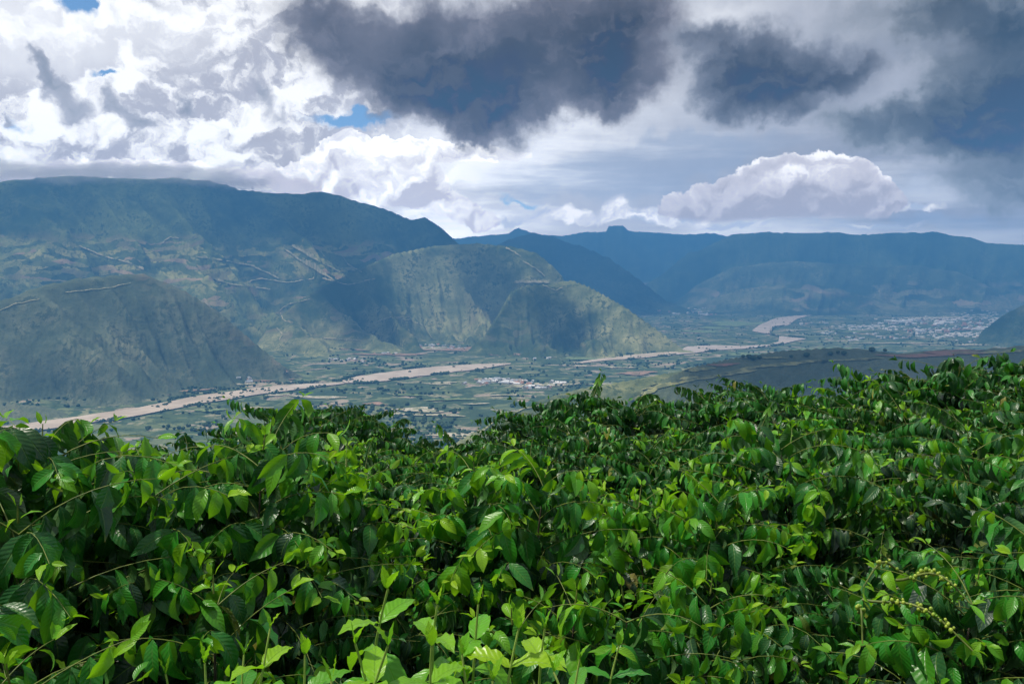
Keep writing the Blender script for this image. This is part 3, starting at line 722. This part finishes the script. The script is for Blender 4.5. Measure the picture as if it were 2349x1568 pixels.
RED = field_mat('red_earth', (.34, .19, .14), (.24, .17, .12)); OLIVE = field_mat('olive_field', (.34, .33, .15), (.17, .19, .10))
for i, (px, py, w, h, m_, sk) in enumerate([(1530, 884, 110, 10, OLIVE, -.22), (1620, 866, 110, 9, OLIVE, -.12), (1700, 852, 90, 9, OLIVE, -.15), (1770, 840, 100, 8, OLIVE, -.10), (1860, 831, 120, 7, OLIVE, -.05), (1960, 826, 110, 5, OLIVE, -.03),
        (1600, 848, 70, 10, OLIVE, -.1), (1660, 838, 60, 6, RED, 0), (1760, 822, 80, 4, OLIVE, 0), (2170, 812, 190, 12, RED, -.03), (2290, 808, 150, 8, OLIVE, -.03), (2080, 818, 120, 6, RED, .05), (1480, 905, 50, 12, OLIVE, -.4)]):
    blob_patch('hill_field', px, py, w, h, m_, 3.5 + .05 * i, 200 + i, sk, False)

def hill_trees():
    rng = np.random.default_rng(21); IV, IF = icosphere(2)
    trunk = stem_simple = plain('far_bark', (.10, .08, .06))
    ORD = 'first second third fourth fifth sixth seventh eighth ninth tenth eleventh twelfth thirteenth fourteenth'.split()
    for i, (px, py) in enumerate([(1580, 842), (1600, 838), (1615, 836), (1705, 822), (1718, 822), (1728, 826), (1742, 824), (1815, 822), (1850, 818), (1905, 815), (1922, 812), (1936, 814), (2000, 806), (2030, 808)]):
        h = hit(px, py)
        if not h: continue
        t = empty('tree', (h[0], h[1], h[2] - .5))
        V = IV * (1 + .22 * fbm(IV[:, 0] * 2 + i, IV[:, 1] * 2 + IV[:, 2], 3, i))[:, None] * rng.uniform(7, 12) * np.array([1.1, 1.1, .8]); V[:, 2] += 10
        mesh_np('crown', V, IF, WOOD, t, tris=True)
        tb = Tubes(); tb.add([(0, 0, -1), (0, 0, 4), (.3, 0, 8)], .6, .35, 6); tb.build('trunk', trunk, t)
        tag(t, '%s small dark tree from the left on the crest of the near hill' % ORD[i], 'tree', 'trees on the crest of the near hill')

# ================================================================= COFFEE SHRUBS
def leaf_material():
    m = bpy.data.materials.new('coffee_leaf'); m.use_nodes = True; nt = m.node_tree; p = nt.nodes['Principled BSDF']
    at_ = nt.nodes.new('ShaderNodeAttribute'); at_.attribute_name = 'leafdata'
    age, hue, v = sep(nt, S(nt, at_.outputs['Vector']))
    uvn = nt.nodes.new('ShaderNodeAttribute'); uvn.attribute_name = 'leafuv'
    u, s, _ = sep(nt, S(nt, uvn.outputs['Vector']))
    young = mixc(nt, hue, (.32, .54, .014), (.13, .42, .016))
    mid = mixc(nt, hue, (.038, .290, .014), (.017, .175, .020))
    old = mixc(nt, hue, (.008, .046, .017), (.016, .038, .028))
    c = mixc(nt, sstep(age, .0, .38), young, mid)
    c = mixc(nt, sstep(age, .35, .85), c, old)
    # veins: pale midrib and a fan of side veins
    mid_l = sstep(u.abs(), .10, .02)
    ph = (s * 9.5 - u.abs() * 1.6)
    sv = sstep((ph * 6.2832)._m('COSINE'), .80, 1.0) * sstep(u.abs(), 1.0, .75)
    geo = nt.nodes.new('ShaderNodeNewGeometry')
    nz = noise(nt, S(nt, geo.outputs['Position']), 60.0, 3, .6, '3D')
    c = mixc(nt, mid_l * .35 + sv * .07, c, (.16, .30, .05))
    c = mixc(nt, sstep(nz, .45, .75) * .22, c, (.10, .20, .02))
    sp = voro(nt, S(nt, geo.outputs['Position']), 120.0, '3D', 'F1', 'Distance')
    c = mixc(nt, sstep(sp, .16, .10) * sstep(noise(nt, S(nt, geo.outputs['Position']), 7.0, 2, .5, '3D'), .47, .58), c, (.16, .11, .03))
    c = mixc(nt, sstep(v, .90, .96) * .8, c, (.45, .34, .04))
    # paler underside
    c2 = mixc(nt, S(nt, geo.outputs['Backfacing']) * .30, c, (.13, .22, .075))
    lk(nt, c2, p.inputs['Base Color'])
    p.inputs['Roughness'].default_value = .36; p.inputs['Specular IOR Level'].default_value = .42
    lk(nt, sstep(nz, .2, .8, .25, .42), p.inputs['Roughness'])
    bmp = nt.nodes.new('ShaderNodeBump'); bmp.inputs['Strength'].default_value = .55; bmp.inputs['Distance'].default_value = .003
    cell = (ph * 6.2832)._m('COSINE')
    lk(nt, cell * -.18 - mid_l * .8 + nz * .5, bmp.inputs['Height']); nt.links.new(bmp.outputs[0], p.inputs['Normal'])
    tr = nt.nodes.new('ShaderNodeBsdfTranslucent')
    tc = mixc(nt, sstep(age, 0.0, .7), (.30, .66, .01), (.016, .13, .005))
    lk(nt, tc, tr.inputs[0])
    mx = nt.nodes.new('ShaderNodeMixShader')
    lk(nt, sstep(age, 0.0, .9, .42, .12), mx.inputs[0])
    nt.links.new(p.outputs[0], mx.inputs[1]); nt.links.new(tr.outputs[0], mx.inputs[2])
    nt.links.new(mx.outputs[0], nt.nodes['Material Output'].inputs[0])
    return m
LEAF = leaf_material()
def stem_mat(name, c1, c2, rough):
    m, nt, p = principled(name, rough=rough, spec=.3)
    geo = nt.nodes.new('ShaderNodeNewGeometry'); n = noise(nt, S(nt, geo.outputs['Position']), 35.0, 5, .6, '3D')
    lk(nt, mixc(nt, sstep(n, .35, .65), c1, c2), p.inputs['Base Color']); return m
TWIG = stem_mat('green_twig', (.07, .11, .02), (.16, .20, .04), .5)
SHOOT = stem_mat('young_shoot', (.20, .32, .05), (.30, .40, .09), .45)
BARK = stem_mat('coffee_bark', (.045, .035, .026), (.10, .085, .065), .9)
BERRY = stem_mat('green_berry', (.12, .24, .02), (.34, .42, .05), .3)

class Leaves:
    def __init__(s): s.r = []
    def add(s, P, D, N, L, W, age, curv, hue, fold=.35): s.r.append((*P, *D, *N, L, W, age, curv, hue, fold))
    def build(s, name, ns, nc, rng, parent, mat=None):
        a = np.array(s.r, float); n = len(a)
        P, D, N = a[:, 0:3], a[:, 3:6], a[:, 6:9]; L, W, age, cv, hue, fold = a[:, 9:].T
        D = D / np.linalg.norm(D, axis=1, keepdims=True)
        N = N - D * np.sum(N * D, 1, keepdims=True); N = N / np.maximum(np.linalg.norm(N, axis=1, keepdims=True), 1e-6)
        Sd = np.cross(D, N)
        t = np.linspace(0, 1, ns + 1)
        w = np.sin(math.pi * np.clip(t, 0, 1) ** .82) ** .80 * (1 - .45 * smooth((t - .66) / .34)); w[0] = .05; w[-1] = .0
        w = np.maximum(w, .02)
        js = np.linspace(-1, 1, nc)
        th = cv[:, None] * t[None, :]
        cvs = np.where(np.abs(cv) < 1e-3, 1e-3, cv)[:, None]
        x = np.sin(th) / cvs * L[:, None]; y = -(1 - np.cos(th)) / cvs * L[:, None]
        C = P[:, None] + D[:, None] * x[..., None] + N[:, None] * y[..., None]
        NN = N[:, None] * np.cos(th)[..., None] + D[:, None] * np.sin(th)[..., None]
        ph = rng.uniform(0, 6.28, (n, 1, 1)); fr = rng.uniform(3.0, 5.0, (n, 1, 1)); amp = rng.uniform(.04, .13, (n, 1, 1)) * W[:, None, None]
        hw = (W[:, None] / 2 * w[None, :])[..., None] * js[None, None, :]
        up = np.abs(hw) * fold[:, None, None] + amp * np.sin(t[None, :, None] * 6.28 * fr + ph + (js[None, None, :] > 0) * 1.9) * np.abs(js)[None, None, :] ** 2 * w[None, :, None]
        tw = rng.normal(0, .25, (n, 1, 1)) * t[None, :, None]
        V = C[:, :, None] + Sd[:, None, None] * hw[..., None] + NN[:, :, None] * (up + hw * tw)[..., None]
        V = V.reshape(-1, 3)
        k = (ns + 1) * nc; i, j = np.meshgrid(np.arange(ns), np.arange(nc - 1), indexing='ij')
        q0 = (i * nc + j).ravel(); q = np.stack([q0, q0 + 1, q0 + nc + 1, q0 + nc], 1)
        Q = (q[None] + np.arange(n)[:, None, None] * k).reshape(-1, 4)
        o = mesh_np(name, V, Q, mat or LEAF, parent)
        uvv = np.repeat(t, nc)
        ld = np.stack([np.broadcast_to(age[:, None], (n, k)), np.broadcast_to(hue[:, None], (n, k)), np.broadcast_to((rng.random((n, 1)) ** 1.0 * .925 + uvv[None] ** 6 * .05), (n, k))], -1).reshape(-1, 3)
        uv = np.zeros((n, ns + 1, nc, 3)); uv[..., 0] = js[None, None]; uv[..., 1] = t[None, :, None]
        for nm, arr in (('leafdata', ld), ('leafuv', uv.reshape(-1, 3))):
            at_ = o.data.attributes.new(nm, 'FLOAT_VECTOR', 'POINT'); at_.data.foreach_set('vector', np.ascontiguousarray(arr, dtype=np.float32).ravel())
        return o
class Tubes:
    def __init__(s): s.V = []; s.Q = []
    def add(s, pts, r0, r1, sides=5):
        pts = np.array(pts, float); n = len(pts); k0 = len(s.V)
        T = np.gradient(pts, axis=0); T /= np.maximum(np.linalg.norm(T, axis=1, keepdims=True), 1e-9)
        ref = np.array([0, 0, 1.0]) if abs(T[0][2]) < .8 else np.array([1.0, 0, 0])
        for i in range(n):
            a = np.cross(T[i], ref); a /= np.linalg.norm(a) + 1e-9; b = np.cross(T[i], a); r = r0 + (r1 - r0) * i / (n - 1)
            for j in range(sides):
                th = 2 * math.pi * j / sides; s.V.append(pts[i] + (a * math.cos(th) + b * math.sin(th)) * r)
        for i in range(n - 1):
            for j in range(sides):
                s.Q.append((k0 + i * sides + j, k0 + i * sides + (j + 1) % sides, k0 + (i + 1) * sides + (j + 1) % sides, k0 + (i + 1) * sides + j))
    def build(s, name, mat, parent):
        return mesh_np(name, s.V, s.Q, mat, parent)

UP = np.array([0, 0, 1.0])
def branch_leaves(lv, pts, rng, LL, s0=.3, spacing=.045, hang=.8, tip_age=.05, base_age=.95, out=None, wl=.40, ext=.20):
    """opposite pairs of leaves along a branch, hanging from it, younger towards its tip"""
    pts = np.array(pts, float); seg = np.linalg.norm(np.diff(pts, axis=0), axis=1); s = np.concatenate([[0], np.cumsum(seg)]); T = s[-1]
    pos = np.arange(T, T * s0, -spacing * LL / .13)
    for k, d in enumerate(pos):
        p = np.array([np.interp(d, s, pts[:, c]) for c in range(3)]); q = np.array([np.interp(max(d - .02, 0), s, pts[:, c]) for c in range(3)])
        t = p - q; t /= np.linalg.norm(t) + 1e-9
        side = np.cross(t, UP); side /= np.linalg.norm(side) + 1e-9
        rel = k / max(len(pos) - 1, 1)
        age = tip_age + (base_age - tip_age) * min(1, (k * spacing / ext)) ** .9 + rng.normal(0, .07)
        if k > 1 and rng.random() < .05: age = .25
        grow = min(1.0, .42 + .24 * k)
        for sg in (-1, 1):
            if rng.random() < .16 and k > 1: continue
            l = LL * grow * rng.uniform(.66, 1.16)
            if k == 0:
                D = t * .8 + side * sg * rng.uniform(.3, .6) + UP * rng.uniform(.25, .8); cv = rng.uniform(.2, .8)
            else:
                h = hang * min(1, .25 + k * .3) * rng.uniform(.75, 1.25)
                D = side * sg * rng.uniform(.3, .9) + t * rng.uniform(-.1, .7) + UP * (.08 - h * rng.uniform(.35, 1.0)) + rng.normal(0, .12, 3); cv = rng.uniform(.5, 2.1)
            o = out if out is not None else t
            N = UP * .9 + o * rng.uniform(.3, 1.1) + side * sg * rng.uniform(-.2, .7) + rng.normal(0, .30, 3)
            lv.add(p + side * sg * .006, D, N, l, l * wl * rng.uniform(.85, 1.15), min(max(age, 0), 1), cv, rng.random(), rng.uniform(.15, .55))

def make_shrub(name, loc, H, R, rng, LL=.135, stems=3, near=True, rz=0.0, young=.5, dens=1.0, lowcut=.15, tipmin=0.0):
    root = empty(name, loc, rz)
    lv = Leaves(); tw = Tubes(); tk = Tubes()
    for si in range(stems):
        a0 = rng.uniform(0, 6.28); off = R * .16 * (stems > 1)
        b = np.array([math.cos(a0) * off, math.sin(a0) * off, 0]); lean = np.array([math.cos(a0), math.sin(a0), 0]) * R * rng.uniform(.15, .38)
        Hs = H * rng.uniform(.86, 1.0)
        def st(h): return b + UP * (h - .25 * (1 - h / Hs)) + lean * (h / Hs) ** 1.5
        tk.add([st(0) - UP * .45] + [st(h) for h in np.linspace(0, Hs * .96, 9)], .024, .003, 7)
        h = Hs * lowcut + rng.uniform(0, .08); ang = rng.uniform(0, 3.14)
        while h < Hs - .02:
            ang += math.pi / 2 + rng.normal(0, .25)
            f = h / Hs
            if f > .60: Lb = R * 1.12 * math.sqrt(max(0, 1 - ((f - .60) / .45) ** 2)) * rng.uniform(.72, 1.12)
            else: Lb = R * (.50 + .57 * f / .60) * rng.uniform(.75, 1.05)
            if f < .5 and rng.random() < .4: h += .08; continue
            Lb = max(Lb, .10)
            for sg in (0, math.pi):
                aa = ang + sg + rng.normal(0, .12); o = np.array([math.cos(aa), math.sin(aa), 0])
                e = RAD(rng.uniform(28, 52) if f > .6 else rng.uniform(5, 30)); dr = RAD(rng.uniform(35, 75)) * min(1, Lb / .5)
                ln = Lb * rng.uniform(.85, 1.1); n = 7; pts = [st(h)]; side = np.array([-o[1], o[0], 0]) * rng.normal(0, .25)
                for i in range(n):
                    ee = e - dr * (i / (n - 1)) ** 1.2
                    pts.append(pts[-1] + ((o + side * i / n) * math.cos(ee) + UP * math.sin(ee)) * ln / n)
                tw.add(pts, .0030, .0010, 4 if near else 3)
                branch_leaves(lv, pts, rng, LL * rng.uniform(.85, 1.08), s0=.12 if Lb > .35 else .05, spacing=.052 / dens, hang=rng.uniform(.8, 2.0), tip_age=max(tipmin, .0 if f > .62 else .22) + (1 - young) * .40 * rng.random(), base_age=1.0 if f < .78 else .66, out=o, ext=.10 + .15 * young * (f > .6))  # older leaves lower and inside; their darker colour also deepens the shade there
            h += rng.uniform(.06, .11) / dens
        # leading shoot
        top = st(Hs); pts = [top, top + UP * .03 + lean * .05, top + UP * .06 + lean * .08]
        tw.add(pts, .004, .002, 4); branch_leaves(lv, pts, rng, LL * .7, s0=0, spacing=.05, hang=.1, tip_age=tipmin, base_age=.4 + tipmin)
    tk.build('trunk', BARK, root); tw.build('branches', TWIG, root)
    lv.build('foliage', 6 if near else 4, 5 if near else 3, rng, root)
    root['n_leaves'] = len(lv.r); del root['n_leaves']
    return root
def copy_thing(o, loc, rz, sc, label, group):
    c = o.copy(); COL.objects.link(c); c.location = loc; c.rotation_euler = (0, 0, rz); c.scale = (sc, sc, sc); c['label'] = label; c['group'] = group
    for ch in list(o.children):
        d = ch.copy(); COL.objects.link(d); d.parent = c
    return c

# name: picture column, picture row of its top, distance, spread, height, leaf length, share of young leaves
NEAR = [
 ('left drooping coffee shrub with big dark glossy leaves at the left edge of the picture', 30, 1000, 3.5, .95, 2.0, .155, .45, 3),
 ('coffee shrub with lime arching tips in front of the muddy river on the left', 480, 968, 3.7, .85, 2.05, .15, .6, 3),
 ('coffee shrub with long bare lime twigs and hanging leaves left of the centre', 720, 1060, 4.1, .62, 1.9, .14, .6, 2),
 ('bright yellow-green coffee shrub in the middle of the plantation with upright shoots', 1120, 1050, 4.3, .80, 2.0, .15, 1.0, 3),
 ('coffee shrub with lime upright tips just right of the middle of the picture', 1560, 1085, 4.6, .72, 1.9, .14, .9, 3),
 ('wide dark coffee shrub with lime top leaves right of the centre, below the near hill', 1900, 972, 5.6, 1.05, 2.2, .14, .7, 4),
 ('dense coffee shrub with lime tips at the right edge of the picture', 2300, 965, 5.8, 1.0, 2.2, .14, .7, 3),
 ('low glossy coffee shrub at the bottom left corner', 130, 1330, 2.55, .55, 1.6, .145, .4, 2),
 ('low coffee shrub with rosettes of big leaves at the bottom, left of the pale shoots', 480, 1340, 2.75, .48, 1.6, .145, .4, 2),
 ('low coffee shrub with hanging leaves at the bottom, right of the pale shoots', 1560, 1270, 3.1, .55, 1.6, .135, .6, 2),
 ('coffee shrub carrying strings of green berries at the bottom right', 2090, 1260, 3.2, .60, 1.65, .13, .45, 2),
 ('coffee shrub with grey-green old leaves at the bottom right corner', 2420, 1180, 3.3, .60, 1.75, .13, .4, 2),
 ('low coffee shrub with dark leaves behind the pale shoots at the bottom centre', 1240, 1330, 3.0, .45, 1.55, .13, .4, 2),
]
def plant_near():
    for i, (lab, px, py, d, R, H, LL, yg, stn) in enumerate(NEAR):
        rng = np.random.default_rng(100 + i)
        R *= .76; p = at(px, py + (60 if d < 3.25 and 'berries' not in lab else 18), d); loc = (p[0], p[1], p[2] - H)
        o = make_shrub('coffee_shrub', loc, H, R, rng, LL * 1.10, stn, True, 0, yg, 1.3, lowcut=.28)
        tag(o, lab, 'shrub', 'coffee shrubs of the plantation')
plant_near()
FAR = [
 ('dark coffee shrub behind the left shrubs, cut off on its right by the valley gap', 700, 938, 11.0, 1.0), ('dark coffee shrub with a sharp crest beside the gap to the valley', 815, 940, 11.2, .9),
 ('low dark coffee shrub sloping down into the valley gap', 885, 1000, 12.0, .9), ('coffee shrub filling the left foot of the valley gap', 960, 1012, 12.5, .95), ('small rounded coffee shrub in the middle of the valley gap', 1090, 992, 13.5, 1.05),
 ('coffee shrub at the lowest point of the valley gap', 1200, 1022, 12.0, .95), ('dark domed coffee shrub standing highest just right of the valley gap', 1370, 908, 10.5, 1.05), ('coffee shrub on the shoulder left of the dark domed shrub', 1290, 955, 11.0, .9),
 ('coffee shrub between the dark domed shrub and the rounded shrub right of it', 1520, 930, 11.5, .95), ('pointed small coffee shrub beside the rounded dark shrub', 1590, 925, 11.8, .7), ('rounded dark coffee shrub below the fields of the near hill', 1700, 892, 11.2, 1.05),
 ('coffee shrub right of the rounded dark shrub, against the shaded hill', 1800, 900, 11.6, .95), ('coffee shrub in the back row under the shaded hill', 1930, 893, 11.2, 1.0), ('coffee shrub in the back row, left of the tall right-hand shrubs', 2020, 905, 11.4, .9),
 ('tall dark coffee shrub standing out against the near hill on the right', 2110, 868, 10.2, 1.05), ('coffee shrub in the back row near the right edge', 2210, 855, 9.8, 1.0), ('tallest coffee shrub of the back row at the right edge', 2345, 828, 9.2, 1.1),
 ('sunlit coffee shrub behind the left drooping shrub, near the gap', 800, 1010, 8.0, .85), ('pale coffee shrub in the second row left of the centre', 900, 1030, 7.8, .85), ('coffee shrub in the second row behind the bright middle shrub', 1030, 1022, 8.2, .9),
 ('coffee shrub in the second row right behind the bright middle shrub', 1180, 1030, 8.0, .9), ('dark coffee shrub in the second row below the domed shrub', 1330, 985, 7.8, .95), ('dark coffee shrub in the second row right of the centre', 1470, 985, 7.6, .95),
 ('coffee shrub in the second row above the lime tipped shrub', 1600, 975, 7.8, .9), ('coffee shrub in the second row below the rounded dark shrub', 1750, 950, 8.2, .95), ('coffee shrub in the second row, under the near hill on the right', 1900, 930, 8.4, .95),
 ('lime tipped coffee shrub in the second row on the right', 2050, 925, 8.2, 1.0), ('lime tipped coffee shrub in the second row near the right edge', 2200, 915, 7.8, 1.0), ('coffee shrub in the second row at the right edge', 2340, 905, 7.4, 1.0),
 ('coffee shrub half hidden behind the leftmost drooping shrub', -60, 1035, 6.0, .9), ('coffee shrub hidden low behind the second left shrub', 300, 1000, 7.0, .85), ('coffee shrub low behind the twiggy shrub left of the centre', 560, 985, 7.5, .85),
 ('dark coffee shrub in the deep shade right of the centre', 1400, 1150, 6.0, .9), ('dark coffee shrub between the middle shrub and the lime tipped shrub', 1330, 1115, 6.2, .85), ('dark coffee shrub in the shade below the wide right shrub', 1800, 1235, 4.4, .8),
 ('dark coffee shrub in the shade near the right edge', 2180, 1215, 4.5, .8), ('dark coffee shrub under the twiggy shrub left of the centre', 800, 1270, 4.0, .75), ('dark coffee shrub under the second left shrub', 400, 1250, 3.6, .72),
]
FAR += [
 ('coffee shrub just beyond the right edge, in the nearest rows', 2560, 1010, 5.4, .95), ('coffee shrub beyond the right edge, in the second row', 2620, 930, 7.6, 1.0), ('coffee shrub beyond the right edge, in the back row', 2560, 850, 9.6, 1.0),
 ('coffee shrub farther beyond the right edge', 2900, 960, 7.0, 1.0), ('coffee shrub beyond the left edge, in the second row', -260, 1040, 6.4, .9), ('coffee shrub just beyond the left edge, nearest row', -230, 1120, 4.0, .85), ('coffee shrub beyond the bottom right corner', 2750, 1250, 4.0, .9),
]
def plant_far():
    protos = []
    for i in range(4):
        rng = np.random.default_rng(500 + i)
        p = make_shrub('coffee_shrub', (0, 0, 0), 2.05, .95, rng, .145, 5, False, 0, (.2, .6)[i % 2], 1.35, tipmin=(.42, 0)[i % 2])  # darker-leaved copies for the back row, also painting shade between the mounds
        tag(p, 'x', 'shrub', 'coffee shrubs of the plantation'); protos.append([p, False])
    rnd = random.Random(4)
    for i, (lab, px, py, d, sc) in enumerate(FAR):
        p = at(px, py + ((0 if px in (700, 1370, 1700, 2110, 2345) else 22) if d > 9 else 95 if 'shade' in lab or 'under the' in lab else 34), d); pr = protos[(1 if d < 9 and any(w_ in lab for w_ in ('lime', 'pale', 'sunlit', 'bright middle')) else 0) + 2 * (i % 2)]; sc *= 1.08 if d > 9 else 1.0; loc = (p[0], p[1], p[2] - 2.05 * sc); rz = rnd.uniform(0, 6.28)
        if not pr[1]:
            pr[1] = True; o = pr[0]; o.location = loc; o.rotation_euler = (0, 0, rz); o.scale = (sc, sc, sc); o['label'] = lab
        else: o = copy_thing(pr[0], loc, rz, sc, lab, 'coffee shrubs of the plantation')
plant_far()

def berries():
    """strings of green coffee berries on bare lengths of branch at the bottom right"""
    root = [o for o in COL.objects if o.name.startswith('coffee_shrub') and 'berries' in o.get('label', '')][0]
    base = np.array(root.location); rng = np.random.default_rng(3); IV, IF = icosphere(2)
    tw = Tubes(); lv = Leaves()
    for (x0, y0, x1, y1, d) in [(2035, 1380, 2205, 1466, 2.45), (2095, 1322, 2210, 1366, 2.5), (1972, 1400, 1978, 1455, 2.4), (2050, 1300, 1990, 1330, 2.55)]:
        A = at(x0, y0, d) - base; B = at(x1, y1, d - .05) - base; n = 12
        pts = [A + (B - A) * t + UP * .03 * math.sin(t * math.pi) for t in np.linspace(-.35, 1.15, n)]
        tw.add(pts, .0042, .002, 6); ln = np.linalg.norm(B - A)
        BV = []; BF = []
        for k in range(int(ln / .018)):
            c = A + (B - A) * (k * .018 / ln) + UP * .03 * math.sin(k * .018 / ln * math.pi)
            for _ in range(rng.integers(2, 7)):
                r = rng.uniform(.0032, .0056); o = rng.normal(0, 1, 3); o /= np.linalg.norm(o); cc = c + o * (.007 + r * .6)
                BF.append(IF + len(BV) * len(IV)); BV.append(IV * r * np.array([1, 1, 1.2]) + cc)
        mesh_np('berry_string', np.concatenate(BV), np.concatenate(BF), BERRY, root, tris=True)
        branch_leaves(lv, pts[-4:], rng, .13, s0=.4, spacing=.05, hang=.8, tip_age=.1, base_age=.6)
    tw.build('fruiting_branches', TWIG, root); lv.build('branch_leaves', 6, 5, rng, root)
berries()

def shoots_shrub():
    """pale young shoots right in front of the viewer"""
    rng = np.random.default_rng(77)
    root = empty('coffee_shrub', at(940, 1500, 1.9) + np.array([0, 0, -1.35])); base = np.array(root.location)
    tag(root, 'pale lime coffee shrub with upright young shoots at the bottom centre, nearest of all', 'shrub', 'coffee shrubs of the plantation')
    lv = Leaves(); tw = Tubes(); tk = Tubes(); tk.add([(0, 0, -.3), (0.01, 0, .4), (0, .02, .9)], .022, .012, 7)
    #  tip px, py, distance, leaf length, age
    SH = [(890, 1350, 1.85, .125, .10), (1003, 1385, 1.95, .11, .14), (1097, 1385, 2.0, .12, .05), (1190, 1440, 1.9, .13, .05), (1250, 1440, 2.05, .12, .03), (815, 1475, 1.75, .12, .10), (620, 1440, 2.1, .12, .03), (470, 1520, 2.0, .12, .08),
          (700, 1500, 1.95, .12, .18), (990, 1480, 1.75, .12, .20), (890, 1480, 1.65, .12, .12), (1060, 1500, 1.8, .12, .2), (1330, 1510, 2.1, .11, .25), (560, 1500, 2.2, .12, .3), (1130, 1560, 1.7, .13, .2), (760, 1560, 1.7, .13, .15), (380, 1545, 2.3, .12, .3), (1420, 1480, 2.3, .11, .35), (1270, 1540, 1.85, .13, .12)]
    for (px, py, d, LL, ag) in SH:
        LL *= 1.06; ag *= .9
        tip = at(px, py, d) - base
        ln = rng.uniform(.32, .5); foot = tip + np.array([rng.normal(0, .05), rng.normal(0, .05), -ln])
        bend = np.array([rng.normal(0, .02), rng.normal(0, .02), 0])
        pts = [foot + (tip - foot) * t + bend * math.sin(t * math.pi) for t in np.linspace(0, 1, 8)]
        tw.add([np.array([0, 0, .45])] + [pts[0]], .007, .0045, 6); tw.add(pts, .0045, .0024, 7)
        a = rng.uniform(0, 3.14)
        k = 0; h = ln
        for k in range(6):
            t = max(0, 1 - k * .075 / ln - (0 if k == 0 else .03)); p = foot + (tip - foot) * t + bend * math.sin(t * math.pi)
            a += math.pi / 2 + rng.normal(0, .2)
            for sg in (0, math.pi):
                o = np.array([math.cos(a + sg), math.sin(a + sg), 0])
                if k == 0: D = o * .35 + UP * 1.0; l = LL * .40; cv = rng.uniform(-.3, .6); age = ag * .4
                elif k == 1: D = o * 1.0 + UP * .55; l = LL * .95; cv = rng.uniform(.5, 1.1); age = ag
                else: D = o * 1.0 + UP * rng.uniform(-.25, .35); l = LL * rng.uniform(1.0, 1.2); cv = rng.uniform(.9, 2.0); age = ag + .10 * (k - 1) + rng.normal(0, .05)
                N = UP - o * .2 + rng.normal(0, .12, 3)
                lv.add(p, D, N, l, l * rng.uniform(.36, .43), min(max(age, 0), 1), cv, rng.random(), rng.uniform(.1, .4))
    # lower side branches with older leaves fill the shrub
    for i in range(46):
        aa = rng.uniform(0, 6.28); o = np.array([math.cos(aa), math.sin(aa), 0]); z0 = rng.uniform(.35, 1.0); ln = rng.uniform(.35, .62); e = RAD(rng.uniform(15, 50)); pts = [np.array([0, 0, z0])]
        for j in range(6):
            ee = e - RAD(55) * j / 5; pts.append(pts[-1] + (o * math.cos(ee) + UP * math.sin(ee)) * ln / 6)
        tw.add(pts, .004, .0018, 4); branch_leaves(lv, pts, rng, .13, s0=.25, spacing=.05, hang=.6, tip_age=.1, base_age=.75, out=o, wl=.43)
    tk.build('trunk', BARK, root); tw.build('young_shoots', SHOOT, root); lv.build('foliage', 12, 7, rng, root)
shoots_shrub()

hill_trees()

def summit_cloud():
    """low cloud lying on the crest of the left mountain: a soft volume"""
    m = bpy.data.materials.new('cloud_vapour'); m.use_nodes = True; nt = m.node_tree; nt.nodes.clear()
    geo = nt.nodes.new('ShaderNodeTexCoord'); P = S(nt, geo.outputs['Object'])
    n = noise(nt, vmath(nt, 'MULTIPLY', P, (1.0, 1.0, 2.0)), .0030, 5, .6, '3D')
    n2 = noise(nt, P, .0011, 2, .5, '3D')
    g = vmath(nt, 'LENGTH', vmath(nt, 'MULTIPLY', P, (1 / 3300.0, 1 / 420.0, 1 / 190.0)), out=1)
    d = sstep(n * .8 + n2 * .5 - g * .40, .30, .56) * sstep(g, 1.0, .7)
    v = nt.nodes.new('ShaderNodeVolumePrincipled'); v.inputs['Color'].default_value = (.97, .97, 1, 1)
    lk(nt, d * (1 / 330.0), v.inputs['Density'])
    o = nt.nodes.new('ShaderNodeOutputMaterial'); nt.links.new(v.outputs[0], o.inputs['Volume'])
    IV, IF = icosphere(4)
    ob = mesh_np('cloud', IV * np.array([3300, 420, 190]), IF, m, tris=True)
    p = at(200, 398, 10850); ob.location = p; ob.rotation_euler = (0, 0, -math.atan2(p[0], p[1]))
    tag(ob, kind='structure')
summit_cloud()

# ================================================================= haze
def haze():
    m = bpy.data.materials.new('haze'); m.use_nodes = True; nt = m.node_tree; nt.nodes.clear()
    v = nt.nodes.new('ShaderNodeVolumePrincipled'); o = nt.nodes.new('ShaderNodeOutputMaterial')
    v.inputs['Color'].default_value = (*HAZE_COL, 1); v.inputs['Density'].default_value = EXT
    v.inputs['Anisotropy'].default_value = 0.0
    nt.links.new(v.outputs[0], o.inputs['Volume'])
    x0, x1, y0, y1, z0, z1 = -BOX_FAR, BOX_FAR, -BOX_FAR, BOX_FAR, VALLEY - 40, BOX_TOP
    V = [(x, y, z) for z in (z0, z1) for y in (y0, y1) for x in (x0, x1)]
    Q = [(0, 2, 3, 1), (4, 5, 7, 6), (0, 1, 5, 4), (2, 6, 7, 3), (0, 4, 6, 2), (1, 3, 7, 5)]
    h = mesh_np('haze', V, Q, m, smooth=False); tag(h, kind='stuff')
haze()
